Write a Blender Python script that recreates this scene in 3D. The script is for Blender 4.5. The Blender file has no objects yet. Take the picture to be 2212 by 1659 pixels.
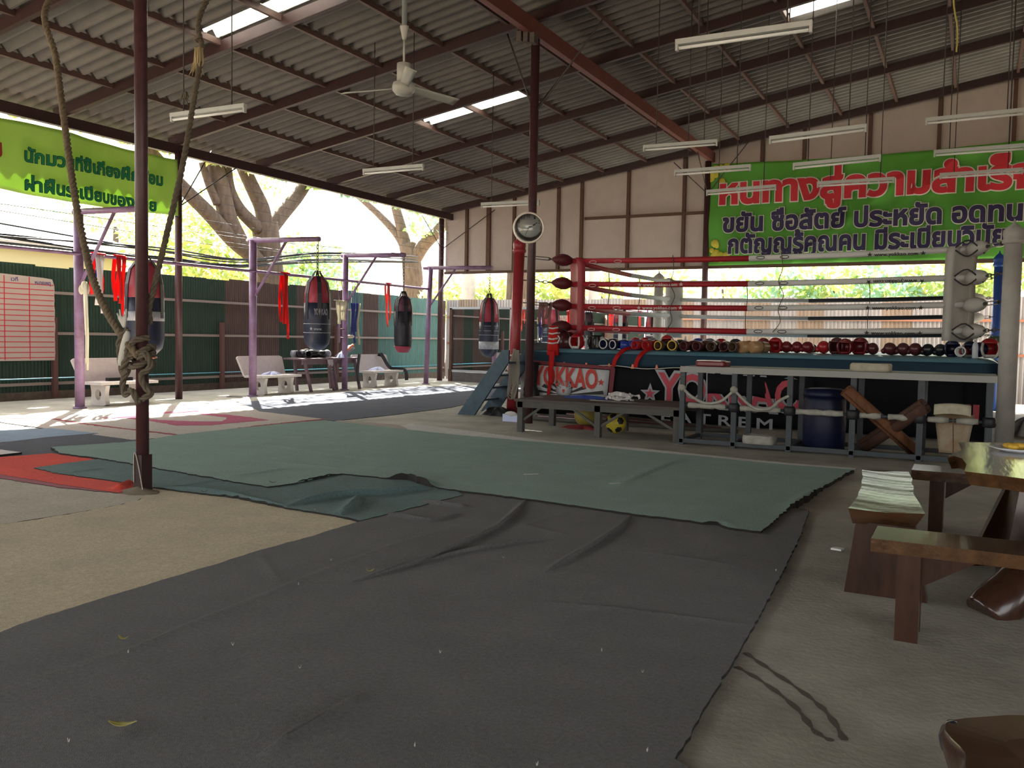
import bpy, bmesh, math, random
from mathutils import Vector, Matrix
from mathutils.geometry import delaunay_2d_cdt
R = math.radians
random.seed(7)
SC = bpy.context.scene
COL = SC.collection

# ------------------------------------------------------------------ camera
EYE = Vector((0, 0, 1.45))
FPX, CX, CY = 1880.0, 1106.0, 829.5          # focal length and centre of the 2212 x 1659 frame
_y, _p, _r = R(27.9), R(-3.06), R(1.04)
FW = Vector((-math.sin(_y) * math.cos(_p), math.cos(_y) * math.cos(_p), math.sin(_p)))
_rt = Vector((math.cos(_y), math.sin(_y), 0)); _up = _rt.cross(FW)
RT = _rt * math.cos(_r) + _up * math.sin(_r)
UP = _up * math.cos(_r) - _rt * math.sin(_r)
cd = bpy.data.cameras.new('camera'); cam = bpy.data.objects.new('camera', cd); COL.objects.link(cam)
cd.sensor_fit = 'HORIZONTAL'; cd.sensor_width = 36; cd.lens = 36 * FPX / 2212; cd.clip_end = 400; cd.clip_start = .05
cam.matrix_world = Matrix(((RT.x, UP.x, -FW.x, EYE.x), (RT.y, UP.y, -FW.y, EYE.y), (RT.z, UP.z, -FW.z, EYE.z), (0, 0, 0, 1)))
SC.camera = cam

# ------------------------------------------------------------------ daylight
SC.view_settings.view_transform = 'Standard'; SC.view_settings.look = 'None'
SC.view_settings.gamma = 1; SC.view_settings.use_curve_mapping = False
SC.view_settings.exposure = 1.05
SUN_EL, SUN_AZ = 44, -46                     # degrees above the horizon, degrees from +Y (negative: to the left)
W = bpy.data.worlds.new('sky'); SC.world = W; W.use_nodes = True
nt = W.node_tree; bg = nt.nodes['Background']; sk = nt.nodes.new('ShaderNodeTexSky')
sk.sky_type = 'NISHITA'; sk.sun_disc = False; sk.sun_elevation = R(SUN_EL); sk.sun_rotation = R(SUN_AZ)
sk.air_density = 1.2; sk.dust_density = 5.0; sk.ozone_density = 1.0
hz = nt.nodes.new('ShaderNodeMix'); hz.data_type = 'RGBA'; hz.inputs[0].default_value = .6; hz.inputs[7].default_value = (6.2, 6.0, 5.7, 1)   # white haze over the blue
nt.links.new(sk.outputs[0], hz.inputs[6]); nt.links.new(hz.outputs[2], bg.inputs[0]); bg.inputs[1].default_value = 0.42
sd = bpy.data.lights.new('sun', 'SUN'); sd.energy = 22; sd.angle = R(.6); sd.color = (1, .95, .86)
so = bpy.data.objects.new('sun', sd); COL.objects.link(so)
_d = Vector((-math.sin(R(SUN_AZ)) * math.cos(R(SUN_EL)), -math.cos(R(SUN_AZ)) * math.cos(R(SUN_EL)), -math.sin(R(SUN_EL))))
so.rotation_euler = _d.to_track_quat('-Z', 'Y').to_euler(); so.location = (-30, 30, 40)

# ------------------------------------------------------------------ helpers
def ray(px, py): return FW + RT * ((px - CX) / FPX) - UP * ((py - CY) / FPX)
def at(px, py, ax, v):                        # the point of the plane axis=v seen at a pixel of the photograph
    d = ray(px, py); return EYE + d * ((v - EYE[ax]) / d[ax])
def fl(px, py, z=0.0): return at(px, py, 2, z)
def V(*a): return Vector(a)

MATS = {}
def mat(name, col, rough=.7, metal=0.0, noise=0.0, nscale=8.0, bump=0.0, bscale=40.0, trans=0.0, col2=None, spec=.4, coat=0.0, alpha=1.0, stretch=None):
    if name in MATS: return MATS[name]
    m = bpy.data.materials.new(name); m.use_nodes = True; MATS[name] = m
    n = m.node_tree.nodes; L = m.node_tree.links; b = n['Principled BSDF']
    b.inputs['Base Color'].default_value = (*col, 1); b.inputs['Roughness'].default_value = rough; b.inputs['Metallic'].default_value = metal
    b.inputs['Specular IOR Level'].default_value = spec
    if coat: b.inputs['Coat Weight'].default_value = coat; b.inputs['Coat Roughness'].default_value = .12
    tc = None
    if noise or bump:
        tc = n.new('ShaderNodeTexCoord'); mp = n.new('ShaderNodeMapping'); L.new(tc.outputs['Object'], mp.inputs[0])
        if stretch: mp.inputs['Scale'].default_value = stretch
    colout = None
    if noise:
        t = n.new('ShaderNodeTexNoise'); t.inputs['Scale'].default_value = nscale; t.inputs['Detail'].default_value = 6; t.inputs['Roughness'].default_value = .65
        L.new(mp.outputs[0], t.inputs['Vector'])
        rp = n.new('ShaderNodeValToRGB'); rp.color_ramp.elements[0].position = .3; rp.color_ramp.elements[1].position = .7
        c2 = col2 or tuple(c * (1 - noise) for c in col)
        rp.color_ramp.elements[0].color = (*c2, 1); rp.color_ramp.elements[1].color = (*col, 1)
        L.new(t.outputs[0], rp.inputs[0]); L.new(rp.outputs[0], b.inputs['Base Color']); colout = rp.outputs[0]
    if bump:
        t2 = n.new('ShaderNodeTexNoise'); t2.inputs['Scale'].default_value = bscale; t2.inputs['Detail'].default_value = 4
        L.new(mp.outputs[0], t2.inputs['Vector'])
        bp = n.new('ShaderNodeBump'); bp.inputs['Strength'].default_value = bump; bp.inputs['Distance'].default_value = .02
        L.new(t2.outputs[0], bp.inputs['Height']); L.new(bp.outputs[0], b.inputs['Normal'])
    if trans:
        tr = n.new('ShaderNodeBsdfTranslucent'); tr.inputs[0].default_value = (*col, 1)
        if colout: L.new(colout, tr.inputs[0])
        mx = n.new('ShaderNodeMixShader'); mx.inputs[0].default_value = trans
        L.new(b.outputs[0], mx.inputs[1]); L.new(tr.outputs[0], mx.inputs[2]); L.new(mx.outputs[0], n['Material Output'].inputs[0])
    return m

class MB:
    """collects verts and faces in world coordinates; build() links them as ONE mesh object"""
    def __init__(s): s.v = []; s.f = []; s.m = []; s.k = 0; s.sm = []
    def add(s, vs, fs, smooth=False):
        o = len(s.v); s.v += [Vector(v) for v in vs]
        for f in fs: s.f.append(tuple(i + o for i in f)); s.m.append(s.k); s.sm.append(smooth)
        return s
    def mi(s, k): s.k = k; return s
    def box(s, a, b):
        x0, y0, z0 = a; x1, y1, z1 = b
        return s.add([(x0, y0, z0), (x1, y0, z0), (x1, y1, z0), (x0, y1, z0), (x0, y0, z1), (x1, y0, z1), (x1, y1, z1), (x0, y1, z1)],
                     [(0, 3, 2, 1), (4, 5, 6, 7), (0, 1, 5, 4), (1, 2, 6, 5), (2, 3, 7, 6), (3, 0, 4, 7)])
    def bar(s, a, b, w, h, up=(0, 0, 1)):     # box beam from a to b
        a = Vector(a); b = Vector(b); d = (b - a).normalized(); u = Vector(up)
        if abs(d.dot(u)) > .95: u = Vector((0, 1, 0)) if abs(d.y) < .9 else Vector((1, 0, 0))
        x = d.cross(u).normalized() * w / 2; y = x.cross(d).normalized() * h / 2
        return s.add([a - x - y, a + x - y, a + x + y, a - x + y, b - x - y, b + x - y, b + x + y, b - x + y],
                     [(0, 3, 2, 1), (4, 5, 6, 7), (0, 1, 5, 4), (1, 2, 6, 5), (2, 3, 7, 6), (3, 0, 4, 7)])
    def tube(s, pts, r, n=10, closed=False, cap=True):
        P = [Vector(p) for p in pts]; rs = r if isinstance(r, (list, tuple)) else [r] * len(P)
        vs = []; N = len(P); prev = None
        for i, p in enumerate(P):
            d = (P[(i + 1) % N] - P[i - 1]) if closed else (P[min(i + 1, N - 1)] - P[max(i - 1, 0)])
            if d.length < 1e-9: d = Vector((0, 0, 1))
            d.normalize()
            if prev is None:
                u = Vector((0, 0, 1)) if abs(d.z) < .9 else Vector((1, 0, 0)); x = d.cross(u).normalized()
            else:
                x = prev - d * prev.dot(d)
                x = x.normalized() if x.length > 1e-6 else d.orthogonal().normalized()
            prev = x; y = d.cross(x)
            for k in range(n):
                a = 2 * math.pi * k / n; vs.append(p + (x * math.cos(a) + y * math.sin(a)) * rs[i])
        fs = []
        for i in range(N if closed else N - 1):
            j = (i + 1) % N
            for k in range(n): fs.append((i * n + k, i * n + (k + 1) % n, j * n + (k + 1) % n, j * n + k))
        s.add(vs, fs, True)
        if cap and not closed:
            o = len(s.v) - len(vs)
            s.f.append(tuple(o + k for k in range(n))[::-1]); s.m.append(s.k); s.sm.append(False)
            s.f.append(tuple(o + (N - 1) * n + k for k in range(n))); s.m.append(s.k); s.sm.append(False)
        return s
    def lathe(s, c, prof, n=20, M=None, smooth=True):   # prof: (radius, z) from bottom to top, about c (or in the frame M)
        c = Vector(c); vs = []; N = len(prof)
        for r, z in prof:
            for k in range(n):
                a = 2 * math.pi * k / n; p = Vector((r * math.cos(a), r * math.sin(a), z))
                vs.append((M @ p if M else p) + c)
        fs = [(i * n + k, i * n + (k + 1) % n, (i + 1) * n + (k + 1) % n, (i + 1) * n + k) for i in range(N - 1) for k in range(n)]
        fs += [tuple(range(n))[::-1], tuple((N - 1) * n + k for k in range(n))]
        return s.add(vs, fs, smooth)
    def ball(s, c, r, n=14, M=None):          # r: number or three radii
        r3 = r if isinstance(r, (list, tuple)) else (r, r, r); m = n // 2; vs = []
        for i in range(m + 1):
            t = math.pi * i / m - math.pi / 2
            for k in range(n):
                a = 2 * math.pi * k / n
                p = Vector((math.cos(t) * math.cos(a) * r3[0], math.cos(t) * math.sin(a) * r3[1], math.sin(t) * r3[2]))
                vs.append((M @ p if M else p) + Vector(c))
        return s.add(vs, [(i * n + k, i * n + (k + 1) % n, (i + 1) * n + (k + 1) % n, (i + 1) * n + k) for i in range(m) for k in range(n)], True)
    def prism(s, poly, ext):                  # flat polygon (3D points) pushed along ext
        n = len(poly); e = Vector(ext); P = [Vector(p) for p in poly]
        return s.add(P + [p + e for p in P], [tuple(range(n))[::-1], tuple(range(n, 2 * n))] + [(i, (i + 1) % n, n + (i + 1) % n, n + i) for i in range(n)])
    def grid(s, fn, nu, nv, smooth=True):     # fn(u, v) -> point
        vs = [fn(i / nu, j / nv) for j in range(nv + 1) for i in range(nu + 1)]; w = nu + 1
        return s.add(vs, [(j * w + i, j * w + i + 1, (j + 1) * w + i + 1, (j + 1) * w + i) for j in range(nv) for i in range(nu)], smooth)
    def sheet(s, fn, nu, nv, t, smooth=True): # a grid with thickness t (vector or number along its normal)
        a = [Vector(fn(i / nu, j / nv)) for j in range(nv + 1) for i in range(nu + 1)]; w = nu + 1
        nn = (a[1] - a[0]).cross(a[w] - a[0]).normalized() * t if not isinstance(t, Vector) else t
        n = len(a); fs = []
        for j in range(nv):
            for i in range(nu):
                q = (j * w + i, j * w + i + 1, (j + 1) * w + i + 1, (j + 1) * w + i)
                fs.append(q); fs.append(tuple(n + k for k in q)[::-1])
        for i in range(nu): fs += [(i + 1, i, n + i, n + i + 1), (nv * w + i, nv * w + i + 1, n + nv * w + i + 1, n + nv * w + i)]
        for j in range(nv): fs += [(j * w, (j + 1) * w, n + (j + 1) * w, n + j * w), ((j + 1) * w + nu, j * w + nu, n + j * w + nu, n + (j + 1) * w + nu)]
        return s.add(a + [p - nn for p in a], fs, smooth)
    def build(s, name, ms, parent=None, local=False):
        off = Vector((0, 0, 0))
        if parent is not None and not local:
            q = parent
            while q is not None: off += Vector(q.location); q = q.parent
        me = bpy.data.meshes.new(name); me.from_pydata([v - off for v in s.v], [], s.f); me.update()
        for m in (ms if isinstance(ms, (list, tuple)) else [ms]): me.materials.append(m)
        me.polygons.foreach_set('material_index', s.m); me.polygons.foreach_set('use_smooth', s.sm)
        o = bpy.data.objects.new(name, me); COL.objects.link(o)
        if parent is not None: o.parent = parent
        return o

def tag(o, label=None, cat=None, group=None, kind=None):
    if label: o['label'] = label
    if cat: o['category'] = cat
    if group: o['group'] = group
    if kind: o['kind'] = kind
    return o
def thing(name, label, cat, loc=(0, 0, 0), group=None, rz=0):
    o = bpy.data.objects.new(name, None); COL.objects.link(o); o.location = loc; o.rotation_euler = (0, 0, rz); o.empty_display_size = .1
    return tag(o, label, cat, group)
def struct(o): o['kind'] = 'structure'; return o
def ordinal(i): return ['first', 'second', 'third', 'fourth', 'fifth', 'sixth', 'seventh', 'eighth', 'ninth', 'tenth', 'eleventh', 'twelfth', 'thirteenth', 'fourteenth', 'fifteenth', 'sixteenth', 'seventeenth', 'eighteenth', 'nineteenth', 'twentieth'][i]
def spline(P, n=8):                           # smooth path through points
    P = [Vector(p) for p in P]; out = []
    for i in range(len(P) - 1):
        a = P[max(i - 1, 0)]; b = P[i]; c = P[i + 1]; d = P[min(i + 2, len(P) - 1)]
        for k in range(n):
            t = k / n; out.append(.5 * ((2 * b) + (c - a) * t + (2 * a - 5 * b + 4 * c - d) * t * t + (3 * b - a - 3 * c + d) * t ** 3))
    return out + [P[-1]]
_fs = {}
def glyphs(body, r, fill=True):               # flat lettering as (verts, faces): outline strokes of radius r (em) plus the filled letters
    c = bpy.data.curves.new('lettering', 'FONT'); c.body = body; c.size = 1; c.resolution_u = 3
    vs, fs = [], []
    for mode in (('S', 'F') if fill else ('S',)):
        if mode == 'S': c.fill_mode = 'NONE'; c.bevel_depth = r; c.bevel_resolution = 1
        else: c.fill_mode = 'BOTH'; c.bevel_depth = 0
        o = bpy.data.objects.new('lettering', c); COL.objects.link(o)
        dg = bpy.context.evaluated_depsgraph_get(); e = o.evaluated_get(dg); me = e.to_mesh()
        k = len(vs); vs += [v.co.copy() for v in me.vertices]; fs += [tuple(i + k for i in p.vertices) for p in me.polygons]
        e.to_mesh_clear(); bpy.data.objects.remove(o)
    bpy.data.curves.remove(c)
    return vs, fs
def lettering(name, body, m, parent, O, U, Vv, ch, r=.02, lift=.004, width=None, fn=None, ref=None, base=None):
    """writes body from O along U (its end sets the width), letters ch tall along Vv; fn(u, v, p) may bend it"""
    O = Vector(O); U = Vector(U); Vv = Vector(Vv).normalized(); L = U.length; Ud = U / L; N = Ud.cross(Vv)
    key = ref or body[0]
    if key not in _fs: hv, _ = glyphs(key, .0005); _fs[key] = max(v.y for v in hv)
    bv, _ = glyphs(body, .0005, False); x0 = min(v.x for v in bv); x1 = max(v.x for v in bv)
    vs, fs = glyphs(body, r); sx = L / (x1 - x0); sy = ch / _fs[key]
    b = MB(); out = []
    for v in vs:
        p = O + Ud * ((v.x - x0) * sx) + Vv * (v.y * sy) + N * (lift + v.z * .04)
        out.append(fn(p) if fn else p)
    b.add(out, fs); return b.build(name, m, parent)
def star(b, c, u, v, r, t=.003):              # five-pointed star as a thin plate
    u = Vector(u).normalized(); v = Vector(v).normalized(); n = u.cross(v)
    P = [Vector(c) + (u * math.sin(math.pi * k / 5) + v * math.cos(math.pi * k / 5)) * (r if k % 2 == 0 else r * .42) for k in range(10)]
    for k in range(10): b.add([Vector(c) + n * t, P[k] + n * t, P[(k + 1) % 10] + n * t], [(0, 2, 1)])
    return b
def cloth_strip(b, top, drop, w, axis, sway=.02, seed=0, n=10, t=.006):   # a hanging ribbon
    rnd = random.Random(seed); ax = Vector(axis).normalized(); ph = rnd.random() * 6
    nn = ax.cross(Vector((0, 0, 1))).normalized()
    f = lambda u, v: Vector(top) + ax * ((u - .5) * w * (1 - .35 * v * rnd.random()) + sway * math.sin(ph + 5 * v)) + nn * (sway * math.cos(ph + 4 * v) + .006 * math.sin(9 * u)) - Vector((0, 0, 1)) * (drop * v)
    return b.sheet(f, 3, n, nn * t)
# ------------------------------------------------------------------ materials
M_conc = mat('concrete', (.47, .45, .375), .75, noise=.45, nscale=1.3, bump=.25, bscale=30)
M_conc2 = mat('pale_concrete', (.50, .48, .45), .8, noise=.25, nscale=6, bump=.2)
M_soil = mat('sandy_ground', (.42, .34, .24), .9, noise=.3, nscale=.6)
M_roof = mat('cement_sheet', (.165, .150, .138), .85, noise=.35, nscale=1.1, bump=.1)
M_clear = mat('translucent_sheet', (.9, .9, .86), .6, trans=.75)
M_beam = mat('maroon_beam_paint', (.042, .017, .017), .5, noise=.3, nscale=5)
M_purlin = mat('brown_purlin_paint', (.11, .06, .05), .6, noise=.3, nscale=6)
M_gird = mat('red_oxide_paint', (.16, .05, .04), .55, noise=.25, nscale=4)
M_col = mat('maroon_post_paint', (.078, .031, .035), .4, noise=.35, nscale=12)
M_board = mat('cement_board', (.52, .44, .39), .85, noise=.12, nscale=3)
M_stud = mat('rusty_stud', (.12, .06, .04), .7, noise=.3, nscale=8)
M_fg = mat('green_tin', (.020, .056, .037), .6, noise=.35, nscale=3, stretch=(1, 4, .5))
M_fb = mat('brown_tin', (.115, .075, .065), .65, noise=.35, nscale=3, stretch=(1, 4, .5))
M_ft = mat('teal_tin', (.10, .22, .20), .6, noise=.3, nscale=3, stretch=(1, 4, .5))
M_rail = mat('grey_rail', (.30, .25, .23), .6)
M_zinc = mat('zinc_sheet', (.38, .375, .39), .42, .6, noise=.25, nscale=2, stretch=(3, 1, .3))
M_zincb = mat('rust_stained_zinc', (.31, .25, .205), .5, .4, noise=.35, nscale=2, stretch=(3, 1, .3))
M_purple = mat('purple_paint', (.28, .18, .33), .4, noise=.35, nscale=5, col2=(.18, .095, .14))
M_bark = mat('bark', (.13, .09, .065), .9, noise=.55, nscale=5, bump=.6, bscale=12, stretch=(2, 2, .5))
M_barkd = mat('dark_bark', (.12, .09, .08), .9, noise=.5, nscale=5, bump=.5, bscale=12)
M_leaf = mat('leaf_green', (.42, .56, .20), .6, trans=.6, noise=.4, nscale=1.5)
M_leafy = mat('leaf_yellow_green', (.72, .72, .28), .6, trans=.6, noise=.3, nscale=1.5)
M_leafb = mat('leaf_blue_green', (.28, .48, .36), .6, trans=.5, noise=.3, nscale=1.5)
M_white = mat('white_paint', (.72, .72, .70), .5)
M_black = mat('black_rubber', (.015, .015, .018), .5)
M_wire = mat('dark_wire', (.05, .04, .035), .5)
M_steelw = mat('galvanised_wire', (.20, .23, .28), .5, .3)

# ------------------------------------------------------------------ the setting
b = MB(); b.box((-16.9, -6, -.2), (19, 25.2, 0)); struct(b.build('floor', M_conc))
b = MB(); b.box((-90, -40, -.4), (70, 120, -.22)); struct(b.build('ground', M_soil))

SL = .150; RX = 2.2
def zr(x): return 5.36 + SL * (x + 15.05) if x < RX else 5.36 + SL * (2 * RX - x + 15.05)   # underside of the rafters
RY = [23.75, 20.78, 18.15, 15.60, 13.05, 10.45, 7.85, 5.25, 2.65, .05, -2.55, -5.15]
SKY = [(-10.85, -9.74, 10.0, 10.42), (-9.60, -8.45, 10.0, 10.42), (-10.85, -9.80, 16.1, 16.64), (-9.45, -8.62, 16.1, 16.64), (-3.20, -2.05, 16.1, 16.72)]
def zs(x, y): return zr(x) + .235 + .060 * math.sin(2 * math.pi * y / .26)
purx = [-14.84 + 1.29 * k for k in range(0, 27)]
b = MB(); dy = .0433; ny = int(round(31.4 / dy)); Y0 = -6.4
for i in range(-1, 26):
    xa = -15.95 if i < 0 else purx[i]; xb = purx[i + 1] if i + 1 < 27 else purx[-1] + 1.29
    for (p, q) in ((xa, xb),):
        if p < RX < q: segs = [(p, RX), (RX, q)]
        else: segs = [(p, q)]
        for (s0, s1) in segs:
            holes = [h for h in SKY if s0 - .2 < (h[0] + h[1]) / 2 < s1 + .2 and h[0] < s1 - .3 and h[1] > s0 + .3]
            ys = []
            for j in range(ny):
                ya = Y0 + j * dy
                if any(h[2] <= ya + dy / 2 <= h[3] for h in holes): continue
                ys.append(ya)
            for ya in ys:
                yb = ya + dy; lap = .012
                b.add([(s0, ya, zs(s0, ya) - lap), (s1 + .04, ya, zs(s1, ya) + lap), (s1 + .04, yb, zs(s1, yb) + lap), (s0, yb, zs(s0, yb) - lap)], [(0, 1, 2, 3)], True)
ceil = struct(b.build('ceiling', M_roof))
for h in SKY:
    b = MB(); h0, h1 = h[0] - .25, h[1] + .25
    n = int((h[3] - h[2] + .1) / dy)
    b.sheet(lambda u, v: (h0 + (h1 - h0) * u, h[2] - .05 + (h[3] - h[2] + .1) * v, zs(h0 + (h1 - h0) * u, h[2] - .05 + (h[3] - h[2] + .1) * v) + .03), 2, n, .004)
    b.build('roof_light', M_clear, ceil)['label'] = 'translucent daylight sheet let into the roof'
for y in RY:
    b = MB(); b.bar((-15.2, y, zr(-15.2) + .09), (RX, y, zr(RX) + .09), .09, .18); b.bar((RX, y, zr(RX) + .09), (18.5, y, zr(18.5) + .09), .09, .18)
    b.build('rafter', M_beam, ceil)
for x in purx[1:]:
    b = MB(); b.bar((x, -6.3, zr(x) + .155), (x, 23.9, zr(x) + .155), .06, .10); b.build('purlin', M_purlin, ceil)
b = MB(); b.bar((-15.07, -6.3, 5.29), (-15.07, 24.1, 5.29), .12, .20); b.build('eave_beam', M_beam, ceil)
b = MB(); b.bar((-6.6, -6.3, 6.52), (-6.6, 24.3, 6.52), .12, .25); b.build('girder', M_gird, ceil)
b = MB(); b.bar((RX, -3.3, zr(RX) - .1), (RX, 24.3, zr(RX) - .1), .11, .22); b.build('girder', M_gird, ceil)

# back gable: cement boards from 3.5 m up to the rake, on rusty studs
b = MB(); yb = 24.12
P = [(-15.3, yb, 3.53), (18.5, yb, 3.44), (18.5, yb, zr(18.5) + .2), (RX, yb, zr(RX) + .2), (-15.3, yb, zr(-15.3) + .2)]
b.prism(P, (0, .03, 0)); wb = struct(b.build('wall_back', M_board))
for px in (1008, 1055, 1110, 1205, 1255, 1355, 1475, 1640, 1730, 1870, 2018, 2178):
    x = at(px, 540, 1, 24.08).x; w = .13 if px == 1055 else .09
    b = MB(); b.box((x - w / 2, 24.03, 3.48), (x + w / 2, 24.12, zr(x) + .1)); b.build('stud', M_stud, wb)
for (xa, xb, z) in ((-10.4, -6.7, 5.02), (-15.3, 18.5, 3.5)):
    b = MB(); b.box((xa, 24.04, z - .04), (xb, 24.12, z + .04)); b.build('rail', M_stud, wb)

# invented wall on the right, outside the frame, added to keep the hall dim
b = MB(); b.prism([(6.6, 4.5, 0), (6.6, 24, 0), (6.6, 24, zr(6.6) + .2), (6.6, 4.5, zr(6.6) + .2)], (.1, 0, 0)); struct(b.build('blocker_wall_right', M_board))

b = MB(); b.prism([(-15.0, -6.3, 3.0), (6.6, -6.3, 3.0), (6.6, -6.3, zr(6.6) + .2), (RX, -6.3, zr(RX) + .2), (-15.0, -6.3, zr(-15) + .2)], (0, .1, 0)); struct(b.build('blocker_wall_front', M_board))  # invented high wall behind the camera, added to cut the light from there
# left boundary: corrugated tin sheets on rails
FX = -17.3
b = MB(); wave = .076; dyf = wave / 4
cols = [(-4, 0), (13.6, 0), (14.4, 0), (16.6, 1), (17.6, 1), (18.6, 0), (19.3, 1), (20.0, 0), (20.8, 1), (21.5, 2), (22.4, 1), (23.2, 2), (25.6, 2), (26.9, 1)]
y = -4.0; k = 0
while y < 27.3:
    c = [cc for yy, cc in cols if yy <= y][-1]; b.mi(c)
    x0 = FX + .011 * math.sin(2 * math.pi * y / wave); x1 = FX + .011 * math.sin(2 * math.pi * (y + dyf) / wave)
    zt = 2.80 + .03 * math.sin(int(y / .76) * 12.9) + .02 * math.sin(int(y / .76) * 4.1)
    b.add([(x0, y, .12), (x1, y + dyf, .12), (x1, y + dyf, zt), (x0, y, zt)], [(0, 1, 2, 3)], True); y += dyf
wl = struct(b.build('wall_left', [M_fg, M_fb, M_ft]))
for z in (2.22, 1.36, .30):
    b = MB(); b.box((FX + .02, -4, z - .03), (FX + .06, 27.2, z + .03)); b.build('rail', M_rail, wl)
b = MB(); b.box((FX - .12, -4, -.2), (FX + .02, 27.3, .14)); b.build('curb', mat('dirty_curb', (.16, .13, .11), .9, noise=.4), wl)
b = MB(); b.tube([(FX + .09, -4, .43), (FX + .09, 27, .40)], .014, 6); b.build('blue_hose', mat('blue_pvc', (.16, .48, .62), .4), wl)
for yy in (6.9, 11.75, 16.4, 21.0):
    b = MB(); b.box((FX + .06, yy - .05, 0), (FX + .15, yy + .05, 1.7)); b.build('fence_post', mat('fence_post_paint', (.13, .06, .055), .6), wl)
# brick piece of the boundary, seen in the wall mirror
b = MB(); b.box((FX + .16, 3.9, -.1), (FX + .30, 5.3, 2.7))
mb_ = mat('brick', (.40, .20, .15), .85)
bt = mb_.node_tree.nodes.new('ShaderNodeTexBrick'); bt.inputs['Scale'].default_value = 5; bt.inputs[1].default_value = (.42, .2, .15, 1); bt.inputs[2].default_value = (.33, .16, .12, 1); bt.inputs[3].default_value = (.2, .15, .12, 1)
tcb = mb_.node_tree.nodes.new('ShaderNodeTexCoord'); mpb = mb_.node_tree.nodes.new('ShaderNodeMapping'); mpb.inputs['Rotation'].default_value = (R(90), 0, R(90))
mb_.node_tree.links.new(tcb.outputs['Object'], mpb.inputs[0]); mb_.node_tree.links.new(mpb.outputs[0], bt.inputs[0]); mb_.node_tree.links.new(bt.outputs[0], mb_.node_tree.nodes['Principled BSDF'].inputs[0])
b.build('brick_panel', mb_, wl)

# far boundary behind the gable: zinc sheets
b = MB(); x = -17.3; yf = 27.4
while x < 16:
    b.mi(1 if (int((x + 40) / .8) * 7919) % 5 in (1, 3) else 0)
    f = lambda q: yf + .02 * math.sin(2 * math.pi * q / .11)
    b.add([(x, f(x), -.2), (x + .0275, f(x + .0275), -.2), (x + .0275, f(x + .0275), 2.80 + .02 * math.sin(int(x / .8) * 9.1)), (x, f(x), 2.80 + .02 * math.sin(int(x / .8) * 9.1))], [(0, 1, 2, 3)], True); x += .0275
wz = struct(b.build('wall_far', [M_zinc, M_zincb]))
for z in (2.15, 1.2):
    b = MB(); b.box((-17.2, yf - .08, z - .035), (16, yf - .03, z + .035)); b.build('rail', mat('rust_rail', (.36, .15, .09), .7), wz)

# mirror wall in the left corner under the gable
t = thing('wall_mirror', 'framed training mirror in panes standing in the far left corner below the boards', 'mirror', (-11.4, 24.0, 0))
M_mir = mat('mirror_glass', (.93, .95, .95), .01, 1.0)
pv = [-14.95, -12.75, -10.45, -9.15, -7.85]
for xa, xb in zip(pv[:-1], pv[1:]):
    b = MB(); b.box((xa, 23.98, .36), (xb, 24.0, 2.36)); b.build('mirror_pane', M_mir, t)
M_alu = mat('grey_aluminium', (.5, .52, .55), .4, .3)
for x in pv:
    b = MB(); b.box((x - .045, 23.93, .30), (x + .045, 23.975, 2.36)); b.build('mirror_frame', M_alu if x > -12.9 else M_stud, t)
for z in (.34, 2.36):
    b = MB(); b.box((-15.0, 23.93, z - .035), (-7.8, 23.975, z + .035)); b.build('mirror_frame', M_alu, t)
b = MB(); b.box((-15.0, 23.95, 0), (-7.8, 24.05, .30)); b.build('plinth', mat('plinth_tin', (.16, .14, .14), .6, noise=.4, nscale=5), t)
for x in pv:
    b = MB(); b.box((x - .06, 23.91, 0), (x + .06, 23.94, .4)); b.build('foot', M_stud, t)

# ------------------------------------------------------------------ beyond the fences
def leaves(b, c, r, n, size, seed=1, flat=.8):
    rnd = random.Random(seed)
    for _ in range(n):
        while True:
            q = Vector((rnd.uniform(-1, 1), rnd.uniform(-1, 1), rnd.uniform(-1, 1)))
            if .25 < q.length < 1: break
        p = Vector(c) + Vector((q.x * r[0], q.y * r[1], q.z * r[2])); s = size * rnd.uniform(.6, 1.3)
        a = Vector((rnd.gauss(0, 1), rnd.gauss(0, 1), rnd.gauss(0, flat))).normalized(); c2 = a.orthogonal().normalized(); e = a.cross(c2)
        an = rnd.uniform(0, 6.3); u = (c2 * math.cos(an) + e * math.sin(an)); v = u.cross(a)
        b.mi(0 if rnd.random() < .55 else 1)
        b.add([p - u * s, p - v * s * .45, p + u * s, p + v * s * .45], [(0, 1, 2, 3)])
def tree(name, label, limbs, clumps, bark, lm, cat='tree', size=.16):
    base = Vector(limbs[0][0][0]); t = thing(name, label, cat, (base.x, base.y, -.22))
    b = MB()
    for P, r0, r1 in limbs:
        S = spline(P, 5); n = len(S) - 1
        b.tube(S, [r0 + (r1 - r0) * i / n for i in range(n + 1)], 10)
    b.build('trunk', bark, t)
    b = MB()
    for i, (c, r, n) in enumerate(clumps): leaves(b, c, r, n, size, seed=len(label) * 13 + i)
    if b.v: tag(b.build('foliage', lm, t), kind='stuff')
    return t
TX = -20.5
q = lambda px, py, x=TX: at(px, py, 0, x)
g0 = q(590, 655); g0.z = -.3
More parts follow.
